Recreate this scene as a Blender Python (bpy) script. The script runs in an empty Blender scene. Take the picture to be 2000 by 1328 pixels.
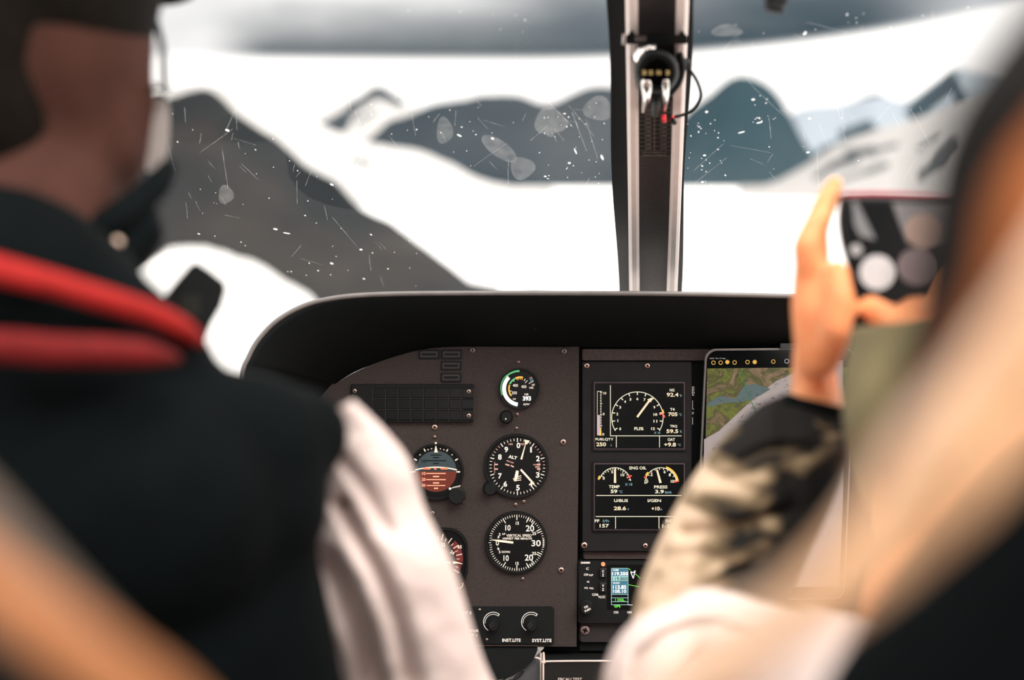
import bpy, bmesh, math, random
from mathutils import Vector, Matrix, noise, Quaternion
random.seed(7)
R = math.radians
sc = bpy.context.scene
COL = sc.collection
FPX = 50/36*2000
HORIZ = 345.0
PITCH = math.atan((664-HORIZ)/FPX)
CAM = Vector((0, 0, 1.25))
RX = Vector((1, 0, 0))
FW = Vector((0, math.cos(PITCH), -math.sin(PITCH)))
UP = Vector((0, math.sin(PITCH), math.cos(PITCH)))

def P(px, py, d):
    return CAM + FW*d + RX*((px-1000)/FPX*d) + UP*((664-py)/FPX*d)
D0 = 1.7
K = D0/FPX            # metres per photo pixel on the panel plane
def PP(x, y, h=0.0):  # a point standing h metres proud of the panel plane
    return P(x, y, D0) - FW*h

# ------------------------------------------------------------ materials
MATS = {}
def nd(nt, t, **kw):
    n = nt.nodes.new(t)
    for k, v in kw.items():
        if k.startswith('i_'):
            n.inputs[k[2:].replace('_', ' ')].default_value = v
        else:
            setattr(n, k, v)
    return n
EM = .66
def mat(name, c, rough=.6, metal=0., emit=0., ecol=None, var=.12, scale=60., bump=0., sss=0., spec=.5, sheen=0., trans=0., coat=0.):
    if name in MATS: return MATS[name]
    if max(c) < .02: c = tuple(x*.62 for x in c)
    m = bpy.data.materials.new(name); m.use_nodes = True
    nt = m.node_tree; b = nt.nodes['Principled BSDF']
    b.inputs['Roughness'].default_value = rough
    b.inputs['Metallic'].default_value = metal
    b.inputs['Specular IOR Level'].default_value = spec
    tc = nd(nt, 'ShaderNodeTexCoord')
    no = nd(nt, 'ShaderNodeTexNoise'); no.inputs['Scale'].default_value = scale; no.inputs['Detail'].default_value = 4
    nt.links.new(tc.outputs['Object'], no.inputs['Vector'])
    cr = nd(nt, 'ShaderNodeValToRGB')
    cr.color_ramp.elements[0].position = .3; cr.color_ramp.elements[1].position = .7
    cr.color_ramp.elements[0].color = (*[x*(1-var) for x in c], 1)
    cr.color_ramp.elements[1].color = (*[min(1, x*(1+var)) for x in c], 1)
    nt.links.new(no.outputs['Fac'], cr.inputs['Fac'])
    nt.links.new(cr.outputs['Color'], b.inputs['Base Color'])
    if bump:
        bp = nd(nt, 'ShaderNodeBump'); bp.inputs['Strength'].default_value = bump; bp.inputs['Distance'].default_value = .002
        nt.links.new(no.outputs['Fac'], bp.inputs['Height']); nt.links.new(bp.outputs['Normal'], b.inputs['Normal'])
    if emit:
        b.inputs['Emission Color'].default_value = (*(ecol or c), 1); b.inputs['Emission Strength'].default_value = emit*EM
    if sss:
        b.inputs['Subsurface Weight'].default_value = sss
        b.inputs['Subsurface Radius'].default_value = (1, .3, .15); b.inputs['Subsurface Scale'].default_value = .02
    if sheen: b.inputs['Sheen Weight'].default_value = sheen
    if trans: b.inputs['Transmission Weight'].default_value = trans
    if coat: b.inputs['Coat Weight'].default_value = coat
    MATS[name] = m
    return m
def s2l(r, g, b):
    f = lambda v: (v/255/12.92 if v <= 10 else ((v/255+.055)/1.055)**2.4)
    return (f(r), f(g), f(b))

# ------------------------------------------------------------ object helpers
def link(o):
    COL.objects.link(o); return o
def tag(o, label=None, cat=None, group=None, kind=None):
    if label: o['label'] = label
    if cat: o['category'] = cat
    if group: o['group'] = group
    if kind: o['kind'] = kind
    return o
def thing(name, label, cat, loc, group=None, kind=None):
    o = link(bpy.data.objects.new(name, None)); o.empty_display_size = .02
    o.location = loc
    return tag(o, label, cat, group, kind)
def origin(p):
    v = Vector((0, 0, 0))
    while p is not None:
        v += p.location; p = p.parent
    return v
def obj(name, bm, m, parent=None, loc=None, smooth=False, label=None, kind=None):
    """link a bmesh given in world coordinates as one mesh object"""
    base = origin(parent)
    here = Vector(loc) if loc is not None else base
    if len(bm.verts): bmesh.ops.translate(bm, verts=bm.verts, vec=-here)
    bmesh.ops.recalc_face_normals(bm, faces=bm.faces)
    me = bpy.data.meshes.new(name); bm.to_mesh(me); bm.free()
    if smooth:
        for p in me.polygons: p.use_smooth = True
    o = link(bpy.data.objects.new(name, me))
    o.location = here-base
    if parent: o.parent = parent
    for mm in (m if isinstance(m, (list, tuple)) else [m]): me.materials.append(mm)
    if label: o['label'] = label
    if kind: o['kind'] = kind
    return o
def new(): return bmesh.new()

def ring_pts(c, u, v, ru, rv, n, ph=0., f=None):
    out = []
    for i in range(n):
        a = ph+2*math.pi*i/n
        k = f(a) if f else 1
        out.append(c+u*(math.cos(a)*ru*k)+v*(math.sin(a)*rv*k))
    return out
def loft(bm, rings, cap=True, closed=True):
    vs = [[bm.verts.new(p) for p in r] for r in rings]
    n = len(vs[0])
    for a, b in zip(vs[:-1], vs[1:]):
        for i in range(n if closed else n-1):
            j = (i+1) % n
            bm.faces.new((a[i], a[j], b[j], b[i]))
    if cap and closed:
        bm.faces.new(vs[0][::-1]); bm.faces.new(vs[-1])
    return vs
def catmull(pts, sub=6):
    """smooth a list of tuples of numbers"""
    out = []
    n = len(pts)
    for i in range(n-1):
        p0 = pts[max(0, i-1)]; p1 = pts[i]; p2 = pts[i+1]; p3 = pts[min(n-1, i+2)]
        for s in range(sub):
            t = s/sub
            out.append(tuple(.5*((2*b)+(-a+c)*t+(2*a-5*b+4*c-d)*t*t+(-a+3*b-3*c+d)*t**3) for a, b, c, d in zip(p0, p1, p2, p3)))
    out.append(tuple(pts[-1]))
    return out
def tube(bm, pts, r, n=10, sub=6, cap=True, flat=1.0, side=None):
    """round or flattened tube through world points; r number or list"""
    if not isinstance(r, (list, tuple)): r = [r]*len(pts)
    q = catmull([(*p, rr) for p, rr in zip(pts, r)], sub)
    cs = [Vector(x[:3]) for x in q]; rs = [x[3] for x in q]
    rings = []
    ref = Vector(side) if side else None
    for i, c in enumerate(cs):
        t = (cs[min(i+1, len(cs)-1)]-cs[max(i-1, 0)]).normalized()
        a = ref if ref else (Vector((0, 0, 1)) if abs(t.z) < .9 else Vector((0, 1, 0)))
        u = t.cross(a).normalized(); v = t.cross(u).normalized()
        if ref is None: ref = v.copy()
        rings.append(ring_pts(c, u, v, rs[i], rs[i]*flat, n))
    loft(bm, rings, cap)
def sphere(bm, c, r, s=(1, 1, 1), seg=16, rot=None):
    M = Matrix.Translation(c) @ (rot.to_4x4() if rot else Matrix()) @ Matrix.Diagonal((r*s[0], r*s[1], r*s[2], 1))
    bmesh.ops.create_uvsphere(bm, u_segments=seg, v_segments=max(6, seg//2+2), radius=1, matrix=M)

# shapes on the panel plane, coordinates in photo pixels of that plane, h = metres proud
def extr(bm, outline, h0, h1, bevel=0.):
    """outline (px,py) list -> prism between heights h0 (deep) and h1 (front)"""
    n = len(outline)
    cx = sum(p[0] for p in outline)/n; cy = sum(p[1] for p in outline)/n
    def at(h, ins=0.):
        if not ins: return [PP(x, y, h) for x, y in outline]
        r = []
        for x, y in outline:
            l = math.hypot(x-cx, y-cy) or 1
            k = max(0, 1-ins/l); r.append(PP(cx+(x-cx)*k, cy+(y-cy)*k, h))
        return r
    rings = [at(h0), at(h1-bevel*K if bevel else h1)]
    if bevel: rings.append(at(h1, bevel*1.2))
    loft(bm, rings)
def rrect(x0, y0, x1, y1, r=3, n=5):
    out = []
    for cx, cy, a0 in ((x1-r, y0+r, -90), (x1-r, y1-r, 0), (x0+r, y1-r, 90), (x0+r, y0+r, 180)):
        for i in range(n+1):
            a = R(a0+90*i/n); out.append((cx+r*math.cos(a), cy+r*math.sin(a)))
    return out
def circ(cx, cy, r, n=48, a0=0, a1=360):
    return [(cx+r*math.cos(R(a0+(a1-a0)*i/n)), cy+r*math.sin(R(a0+(a1-a0)*i/n))) for i in range(n)]
def flat(bm, outline, h):
    bm.faces.new([bm.verts.new(PP(x, y, h)) for x, y in outline])
def line(bm, x0, y0, x1, y1, w, h, w2=None):
    dx, dy = x1-x0, y1-y0; l = math.hypot(dx, dy) or 1
    nx, ny = -dy/l, dx/l; w2 = w if w2 is None else w2
    flat(bm, [(x0+nx*w/2, y0+ny*w/2), (x1+nx*w2/2, y1+ny*w2/2), (x1-nx*w2/2, y1-ny*w2/2), (x0-nx*w/2, y0-ny*w/2)], h)
def pline(bm, pts, w, h):
    for a, b in zip(pts[:-1], pts[1:]): line(bm, a[0], a[1], b[0], b[1], w, h)
def arc(bm, cx, cy, r, a0, a1, w, h, n=40, w2=None):
    """angles clockwise from 12 o'clock in degrees"""
    w2 = w if w2 is None else w2
    inn = []; out = []
    for i in range(n+1):
        t = i/n; a = R(a0+(a1-a0)*t); ww = w+(w2-w)*t
        inn.append(bm.verts.new(PP(cx+(r-ww/2)*math.sin(a), cy-(r-ww/2)*math.cos(a), h)))
        out.append(bm.verts.new(PP(cx+(r+ww/2)*math.sin(a), cy-(r+ww/2)*math.cos(a), h)))
    for i in range(n): bm.faces.new((inn[i], inn[i+1], out[i+1], out[i]))
def tick(bm, cx, cy, r0, r1, a, w, h):
    a = R(a); s, c = math.sin(a), math.cos(a)
    line(bm, cx+r0*s, cy-r0*c, cx+r1*s, cy-r1*c, w, h)
FONTC = {}
def glyphs(s, bold=0.):
    k = (s, bold)
    if k not in FONTC:
        cu = bpy.data.curves.new('t', 'FONT'); cu.body = s; cu.size = 1; cu.offset = bold; cu.resolution_u = 4
        o = bpy.data.objects.new('t', cu); link(o)
        bpy.context.view_layer.update()
        me = bpy.data.meshes.new_from_object(o.evaluated_get(bpy.context.evaluated_depsgraph_get()))
        vs = [(v.co.x, v.co.y) for v in me.vertices]; fs = [tuple(p.vertices) for p in me.polygons]
        bpy.data.objects.remove(o); bpy.data.curves.remove(cu); bpy.data.meshes.remove(me)
        FONTC[k] = (vs, fs)
    return FONTC[k]
def text(bm, s, cx, cy, h_px, h, w_px=None, bold=.012, rot=0., place=None):
    """writing centred at (cx,cy), cap height h_px, width w_px if given"""
    vs, fs = glyphs(s, bold)
    if not vs: return
    x0 = min(v[0] for v in vs); x1 = max(v[0] for v in vs)
    y0 = min(v[1] for v in vs); y1 = max(v[1] for v in vs)
    sy = h_px/(y1-y0); sx = (w_px/(x1-x0)) if w_px else sy
    c, sn = math.cos(R(rot)), math.sin(R(rot))
    pl = place or (lambda x, y: PP(x, y, h))
    nv = []
    for x, y in vs:
        dx = (x-(x0+x1)/2)*sx; dy = -(y-(y0+y1)/2)*sy
        nv.append(bm.verts.new(pl(cx+dx*c-dy*sn, cy+dx*sn+dy*c)))
    for f in fs:
        try: bm.faces.new([nv[i] for i in f])
        except ValueError: pass

def fused(name, builder, voxel, m, parent, smooth_it=6, factor=.5, label=None):
    """one continuous skin grown over overlapping volumes"""
    bm = new(); builder(bm)
    me = bpy.data.meshes.new('tmp'); bm.to_mesh(me); bm.free()
    o = link(bpy.data.objects.new('tmp', me))
    r = o.modifiers.new('r', 'REMESH'); r.mode = 'VOXEL'; r.voxel_size = voxel
    s = o.modifiers.new('s', 'SMOOTH'); s.factor = factor; s.iterations = smooth_it
    bpy.context.view_layer.update()
    me2 = bpy.data.meshes.new_from_object(o.evaluated_get(bpy.context.evaluated_depsgraph_get()))
    bpy.data.objects.remove(o)
    b2 = new(); b2.from_mesh(me2); bpy.data.meshes.remove(me2)
    return obj(name, b2, m, parent, smooth=True, label=label)
def limb(bm, pts, rs, seg=14, sx=1., step=.35):
    for p, r in zip(pts, rs): sphere(bm, p, r, seg=seg+4)
    for (a, ra), (b, rb) in zip(list(zip(pts, rs))[:-1], list(zip(pts, rs))[1:]):
        t = b-a
        if t.length < 1e-5: continue
        t.normalize(); q = Vector((0, 0, 1)) if abs(t.z) < .9 else Vector((0, 1, 0))
        u = t.cross(q).normalized(); v = t.cross(u)
        loft(bm, [ring_pts(a, u, v, ra, ra, seg+4), ring_pts(b, u, v, rb, rb, seg+4)])

# ------------------------------------------------------------ base materials
BLACK = mat('black_plastic', (.0075, .0100, .0108), .55, spec=.25)
SOFTBLACK = mat('soft_black_vinyl', (.006, .008, .0088), .7, spec=.2, bump=.2, scale=400)
GLASSBLACK = mat('dial_black', (.004, .0055, .0062), .35, spec=.3)
PANEL = mat('brown_grey_panel_paint', s2l(57, 49, 47), .7, spec=.25, var=.36, scale=900, bump=.3)
PANEL2 = mat('brown_grey_strip_paint', s2l(68, 57, 55), .6, spec=.25, var=.2, scale=300)
BRASS = mat('copper_screw_metal', (.75, .50, .42), .3, metal=1.)
GREYSCREW = mat('grey_screw_metal', (.30, .24, .23), .4, metal=.8)
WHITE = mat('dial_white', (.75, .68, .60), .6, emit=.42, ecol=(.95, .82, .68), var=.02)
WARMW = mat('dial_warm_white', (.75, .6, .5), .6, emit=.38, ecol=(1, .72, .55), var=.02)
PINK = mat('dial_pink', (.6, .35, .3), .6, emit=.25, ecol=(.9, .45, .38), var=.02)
TXT = mat('screen_white', (.3, .28, .2), .5, emit=.72, ecol=(.88, .85, .66), var=.02)
TXTY = mat('screen_cream', (.3, .28, .2), .5, emit=.72, ecol=(.92, .72, .46), var=.02)
TXTB = mat('screen_teal', (.1, .2, .25), .5, emit=.3, ecol=(.35, .6, .62), var=.02)
AMB = mat('screen_amber', (.4, .2, .02), .5, emit=.7, ecol=(.95, .52, .10), var=.02)
RED = mat('screen_red', (.4, .05, .03), .5, emit=.75, ecol=(.95, .13, .10), var=.02)
GRN = mat('screen_green', (.05, .3, .1), .5, emit=.5, ecol=(.16, .75, .28), var=.02)
LILAC = mat('screen_lilac', (.3, .25, .3), .5, emit=.4, ecol=(.62, .48, .52), var=.02)
SCRBLK = mat('screen_black', (.003, .0048, .0058), .3, spec=.3)
FAINT = mat('faint_grey_line', (.06, .06, .055), .6)
DARKLINE = mat('grey_frame_paint', (.028, .026, .024), .5)

# ------------------------------------------------------------ world
def build_world():
    w = bpy.data.worlds.new('overcast_sky'); sc.world = w; w.use_nodes = True
    nt = w.node_tree; L = nt.links.new
    for n in list(nt.nodes): nt.nodes.remove(n)
    out = nd(nt, 'ShaderNodeOutputWorld'); bg = nd(nt, 'ShaderNodeBackground'); L(bg.outputs[0], out.inputs[0])
    tc = nd(nt, 'ShaderNodeTexCoord'); sp = nd(nt, 'ShaderNodeSeparateXYZ'); L(tc.outputs['Generated'], sp.inputs[0])
    def M(op, a, b=None, c=None, clamp=False):
        n = nd(nt, 'ShaderNodeMath', operation=op); n.use_clamp = clamp
        for i, v in enumerate((a, b, c)):
            if v is None: continue
            if isinstance(v, (int, float)): n.inputs[i].default_value = v
            else: L(v, n.inputs[i])
        return n.outputs[0]
    def SS(v, a, b):
        n = nd(nt, 'ShaderNodeMapRange', interpolation_type='SMOOTHSTEP'); L(v, n.inputs['Value'])
        n.inputs['From Min'].default_value = a; n.inputs['From Max'].default_value = b
        return n.outputs[0]
    az = M('ARCTAN2', sp.outputs[0], sp.outputs[1]); el = M('ARCSINE', sp.outputs[2])
    azp = M('MAXIMUM', az, 0.); edge = M('ADD', M('MULTIPLY', M('MULTIPLY', azp, azp), .27), .080)
    mp = nd(nt, 'ShaderNodeMapping'); mp.inputs['Scale'].default_value = (7, 7, 26); L(tc.outputs['Generated'], mp.inputs[0])
    no = nd(nt, 'ShaderNodeTexNoise'); no.inputs['Scale'].default_value = 1.; no.inputs['Detail'].default_value = 5; no.inputs['Roughness'].default_value = .5
    L(mp.outputs[0], no.inputs['Vector'])
    up = M('SUBTRACT', el, edge)
    band = SS(up, -.002, .005)
    n2 = M('MULTIPLY', M('SUBTRACT', no.outputs['Fac'], .5), .06)
    # thickness of the dark cloud above its base: thin left, thick to the right
    thick = M('ADD', M('ADD', .044, M('MULTIPLY', SS(az, -.06, .16), .05)), n2)
    fade = M('SUBTRACT', 1., M('DIVIDE', up, thick), clamp=True); fade = M('POWER', fade, .75)
    azm = M('MULTIPLY', SS(az, -.215, -.165), M('SUBTRACT', 1., SS(az, .22, .33)))
    dark = M('MULTIPLY', M('MULTIPLY', band, fade), azm, clamp=True)
    grey = M('MULTIPLY', band, M('ADD', .58, M('MULTIPLY', SS(az, -.03, .06), .32)), clamp=True)
    high = SS(el, .16, .3)
    grey = M('MULTIPLY', M('MULTIPLY', grey, M('ADD', .35, M('MULTIPLY', no.outputs['Fac'], 1.25))), M('SUBTRACT', 1., high), clamp=True)
    dark = M('MULTIPLY', dark, M('SUBTRACT', 1., high))
    def mix(f, a, b):
        n = nd(nt, 'ShaderNodeMix', data_type='RGBA'); L(f, n.inputs[0])
        for i, v in ((6, a), (7, b)):
            if isinstance(v, tuple): n.inputs[i].default_value = (*v, 1)
            else: L(v, n.inputs[i])
        return n.outputs[2]
    c = mix(grey, (1.05, 1.0, .96), (.24, .26, .285))
    c = mix(dark, c, (.026, .048, .062))
    L(c, bg.inputs[0]); bg.inputs[1].default_value = 1.0
build_world()
cam = bpy.data.cameras.new('camera'); co = link(bpy.data.objects.new('camera', cam)); sc.camera = co
co.location = CAM; co.rotation_euler = (math.pi/2-PITCH, 0, 0)
cam.lens = 50; cam.sensor_width = 36; cam.clip_start = .02; cam.clip_end = 200000
cam.dof.use_dof = True; cam.dof.focus_distance = D0; cam.dof.aperture_fstop = 2.8
sun = bpy.data.lights.new('sun_through_cloud', 'SUN'); sun.energy = 3.0; sun.angle = R(50); sun.color = (1, .93, .86)
so = link(bpy.data.objects.new('sun_through_cloud', sun)); so.rotation_euler = (R(28), R(22), 0); so.location = (0, 3, 30)
sc.view_settings.view_transform = 'Standard'; sc.view_settings.look = 'None'
sc.view_settings.gamma = 1; sc.view_settings.exposure = 0.6; sc.view_settings.use_curve_mapping = False
sc.cycles.use_denoising = True
sc.cycles.max_bounces = 8; sc.cycles.transparent_max_bounces = 16

# ------------------------------------------------------------ land outside
GZ = CAM.z-150
def terrain_mat(name, snow, rock, rock2, scale, base=0.):
    m = bpy.data.materials.new(name); m.use_nodes = True; nt = m.node_tree; L = nt.links.new
    b = nt.nodes['Principled BSDF']; b.inputs['Roughness'].default_value = .9; b.inputs['Specular IOR Level'].default_value = .1
    tc = nd(nt, 'ShaderNodeTexCoord'); at = nd(nt, 'ShaderNodeAttribute', attribute_name='rock')
    n1 = nd(nt, 'ShaderNodeTexNoise'); n1.inputs['Scale'].default_value = scale; n1.inputs['Detail'].default_value = 6
    n2 = nd(nt, 'ShaderNodeTexNoise'); n2.inputs['Scale'].default_value = scale*3.1; n2.inputs['Detail'].default_value = 5
    L(tc.outputs['Object'], n1.inputs['Vector']); L(tc.outputs['Object'], n2.inputs['Vector'])
    mx = nd(nt, 'ShaderNodeMix', data_type='RGBA'); mx.inputs[6].default_value = (*rock, 1); mx.inputs[7].default_value = (*rock2, 1)
    rr = nd(nt, 'ShaderNodeMapRange'); rr.inputs['From Min'].default_value = .42; rr.inputs['From Max'].default_value = .62; L(n1.outputs['Fac'], rr.inputs['Value'])
    L(rr.outputs[0], mx.inputs[0])
    ad = nd(nt, 'ShaderNodeMath', operation='MULTIPLY_ADD'); L(n2.outputs['Fac'], ad.inputs[0]); ad.inputs[1].default_value = .8; ad.inputs[2].default_value = base-.4
    a2 = nd(nt, 'ShaderNodeMath', operation='ADD'); L(ad.outputs[0], a2.inputs[0]); L(at.outputs['Fac'], a2.inputs[1])
    r2 = nd(nt, 'ShaderNodeMapRange'); r2.inputs['From Min'].default_value = .4; r2.inputs['From Max'].default_value = .6; L(a2.outputs[0], r2.inputs['Value'])
    m2 = nd(nt, 'ShaderNodeMix', data_type='RGBA'); m2.inputs[6].default_value = (*snow, 1)
    L(r2.outputs[0], m2.inputs[0]); L(mx.outputs[2], m2.inputs[7]); L(m2.outputs[2], b.inputs['Base Color'])
    return m
def seg_d(p, a, b):
    ax, ay = a; bx, by = b; dx, dy = bx-ax, by-ay
    t = max(0, min(1, ((p[0]-ax)*dx+(p[1]-ay)*dy)/(dx*dx+dy*dy+1e-9)))
    return math.hypot(p[0]-ax-t*dx, p[1]-ay-t*dy)
def mountain(name, label, crest, dist, ff, fb, m, nx=220, nv=48, amp=.01, rock=None, rockall=0., power=1.15, seed=0., rough=2.0):
    """a ridge with a front and a back slope; crest = skyline points"""
    cr = catmull(crest, 8)
    x0, x1 = crest[0][0], crest[-1][0]
    bm = new(); lay = bm.verts.layers.float.new('rock'); grid = []
    def cy(x):
        for a, b in zip(cr[:-1], cr[1:]):
            if a[0] <= x <= b[0]: return a[1]+(b[1]-a[1])*(x-a[0])/((b[0]-a[0]) or 1)
        return cr[-1][1]
    for i in range(nx+1):
        px = x0+(x1-x0)*i/nx; py = cy(px)+noise.fractal(Vector((px*.02+seed, seed, 0)), .9, 2., 5)*rough
        col = []
        dirx = (px-1000)/FPX; s = math.hypot(dirx, 1)
        zc = CAM.z+dist*(HORIZ-py)/FPX
        for j in range(-nv//2, nv+1):
            t = j/nv if j >= 0 else j/(nv//2)
            if j >= 0: d = dist*(1-(1-ff)*t); z = GZ-2+(max(zc, GZ-2)-(GZ-2))*(1-t)**power
            else: d = dist*(1+(fb-1)*(-t)); z = GZ-2+(max(zc, GZ-2)-(GZ-2))*(1+t)
            k = math.sin(math.pi*min(1, abs(t)))*amp*dist
            q = Vector((dirx*d, d, z))
            f = noise.fractal(q*(9/dist)+Vector((seed, 0, 0)), .8, 2., 3)
            q.z += f*k*.8; q.y += noise.fractal(q*(7/dist)+Vector((0, seed, 3)), .8, 2., 3)*k
            v = bm.verts.new(q)
            ppx = 1000+q.x/q.y*FPX; ppy = HORIZ-(q.z-CAM.z)/q.y*FPX
            rk = rockall
            if rock and j >= -2:
                for a, b, wd in rock:
                    rk = max(rk, 1.1-seg_d((ppx, ppy), a, b)/wd*.7)
            v[lay] = rk
            col.append(v)
        grid.append(col)
    for a, b in zip(grid[:-1], grid[1:]):
        for j in range(len(a)-1): bm.faces.new((a[j], b[j], b[j+1], a[j+1]))
    c = sum((v.co for v in bm.verts), Vector())/len(bm.verts)
    o = obj(name, bm, m, loc=(c.x, c.y, GZ), smooth=True, kind='structure')
    tag(o, label, 'mountain')
    return o
SNOW = (.93, .93, .93)
bm = new(); n = 48
lay = bm.verts.layers.float.new('rock')
prev = None
for r_ in (20, 600, 3000, 12000, 70000):
    cur = [bm.verts.new((r_*math.sin(2*math.pi*i/n), r_*math.cos(2*math.pi*i/n), GZ)) for i in range(n)]
    if prev:
        for i in range(n): bm.faces.new((prev[i], prev[(i+1) % n], cur[(i+1) % n], cur[i]))
    else: bm.faces.new(cur)
    prev = cur
o = obj('snow_field', bm, terrain_mat('snow_field', SNOW, (.8, .8, .8), (.85, .85, .86), .0003), kind='structure', loc=(0, 0, GZ))
tag(o, 'flat white snow field on the valley floor below the mountains', 'ground')
def km(name, *a): return terrain_mat(name, *a)
mountain('mountain', 'far white snow peak with a thin dark rock rib behind the dark slope',
         [(-300, 150), (100, 160), (330, 168), (450, 175), (520, 200), (600, 205), (690, 200), (740, 172), (785, 196), (840, 230), (900, 300), (960, 352), (1010, 372)],
         30000, .8, 1.3, km('far_snow_rock', (.43, .425, .42), (.02, .03, .04), (.03, .04, .05), .0004), amp=.004, seed=3.,
         rock=[((625, 268), (668, 243), 22), ((665, 245), (700, 205), 12), ((700, 205), (742, 182), 12), ((738, 180), (780, 196), 18), ((745, 215), (700, 240), 4)])
mountain('mountain', 'long low blue grey mountain range left of the central post beyond the snow field',
         [(660, 320), (715, 282), (760, 240), (800, 226), (850, 206), (900, 198), (950, 189), (1010, 190), (1070, 206), (1120, 184), (1160, 172), (1230, 178), (1290, 215), (1340, 235), (1400, 290), (1440, 362)],
         25000, .84, 1.25, km('haze_blue_range', (.3, .36, .4), (.017, .028, .037), (.026, .037, .047), .0003), amp=.004, rockall=1., seed=5., rough=3)  # distance haze is mixed into the bluish rock colours
mountain('mountain', 'steep rounded dark teal mountain right of the central post',
         [(1270, 330), (1330, 232), (1380, 190), (1430, 153), (1480, 163), (1512, 188), (1540, 232), (1575, 292), (1620, 330), (1660, 368)],
         23500, .89, 1.2, km('haze_teal_dome', (.3, .36, .4), (.018, .040, .052), (.026, .048, .060), .0003), amp=.003, rockall=1., seed=8., rough=2)  # teal rock colours carry the aerial haze, no volume is used
mountain('mountain', 'hazy pale snow mountain with dark blue crags far right',
         [(1500, 250), (1560, 215), (1640, 205), (1700, 185), (1760, 200), (1820, 165), (1860, 140), (1900, 150), (1990, 170), (2100, 160), (2300, 190)],
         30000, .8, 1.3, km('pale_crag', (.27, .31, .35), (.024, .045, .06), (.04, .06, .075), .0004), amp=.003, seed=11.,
         rock=[((1640, 262), (1690, 245), 10), ((1780, 220), (1850, 165), 22), ((1850, 165), (1880, 215), 14), ((1670, 190), (1710, 184), 9), ((1600, 300), (1700, 262), 14)])
mountain('mountain', 'streaked white snow slope rising to the right beyond the raised hand',
         [(1440, 372), (1500, 360), (1560, 328), (1620, 290), (1680, 262), (1760, 240), (1830, 220), (1900, 198), (2000, 175), (2200, 140), (2400, 120)],
         16000, .6, 1.3, km('streak_snow', (.36, .35, .345), (.06, .07, .075), (.12, .12, .12), .0006), amp=.006, seed=13.,
         rock=[((1592, 345), (1625, 322), 9), ((1625, 322), (1665, 310), 12), ((1650, 302), (1700, 296), 11), ((1700, 296), (1745, 284), 6), ((1640, 350), (1690, 335), 5), ((1690, 335), (1725, 322), 8), ((1790, 292), (1830, 270), 5), ((1800, 345), (1835, 320), 12), ((1835, 318), (1862, 285), 18)])
mountain('mountain', 'smooth white snow shoulder running down to the right below the far peak',
         [(-300, 230), (300, 215), (480, 205), (560, 215), (640, 250), (700, 276), (760, 286), (820, 296), (880, 320), (940, 350), (1000, 364), (1080, 372)],
         14000, .55, 1.2, km('smooth_snow', (.50, .495, .49), (.05, .07, .08), (.12, .14, .15), .0006), amp=.004, seed=17.,
         rock=[((690, 312), (725, 322), 6), ((450, 228), (495, 262), 16)])
mountain('mountain', 'near dark brown grey rock slope falling from upper left to the dashboard',
         [(-600, 330), (-200, 260), (200, 215), (340, 192), (405, 176), (435, 188), (475, 228), (545, 272), (600, 322), (655, 352), (705, 402), (765, 434), (830, 482), (885, 523), (945, 575), (1010, 635), (1100, 720)],
         1560, .6, 1.3, km('near_rock', (.4, .39, .38), (.006, .009, .011), (.019, .017, .016), .006), amp=.012, rockall=1., seed=21., rough=3)
mountain('mountain', 'near white snow mound below the dark rock slope at lower left',
         [(-500, 470), (-100, 500), (150, 540), (240, 520), (300, 492), (380, 478), (445, 494), (505, 514), (555, 548), (590, 565), (615, 590), (680, 680), (760, 800), (850, 900)],
         700, .5, 1.2, km('near_snow', (.58, .575, .57), (.3, .28, .27), (.4, .38, .37), .02), amp=.005, seed=25., rough=5, power=.9)

# ------------------------------------------------------------ cabin shell (light comes in through windscreen and doors)
CABIN = mat('cabin_lining', (.30, .27, .25), .9)
def slab(name, pts, t, m, **kw):
    """thick sheet from a quad of world points, thickness vector t"""
    bm = new(); loft(bm, [pts, [p+t for p in pts]])
    return obj(name, bm, m, loc=sum(pts, Vector())/4, kind='structure', **kw)
V = Vector
slab('floor', [V((-.95, -.9, 0)), V((.95, -.9, 0)), V((.95, 2.3, 0)), V((-.95, 2.3, 0))], V((0, 0, -.05)), CABIN)
slab('ceiling', [V((-.95, -.9, 1.72)), V((.95, -.9, 1.72)), V((.95, -.15, 1.72)), V((-.95, -.15, 1.72))], V((0, 0, .05)), CABIN)
slab('wall_rear', [V((-.95, -.9, 0)), V((.95, -.9, 0)), V((.95, -.9, .95)), V((-.95, -.9, .95))], V((0, -.05, 0)), CABIN)
for s, nm in ((-1, 'left'), (1, 'right')):
    slab('wall_'+nm, [V((s*.95, -.9, 0)), V((s*.95, 1.9, 0)), V((s*.95, 1.9, .78)), V((s*.95, -.9, .78))], V((s*.05, 0, 0)), CABIN)
    slab('trim_%d' % (1 if s < 0 else 2), [V((s*.95, .05, .78)), V((s*.95, .17, .78)), V((s*.95, .17, 1.72)), V((s*.95, .05, 1.72))], V((s*.05, 0, 0)), CABIN)

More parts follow.
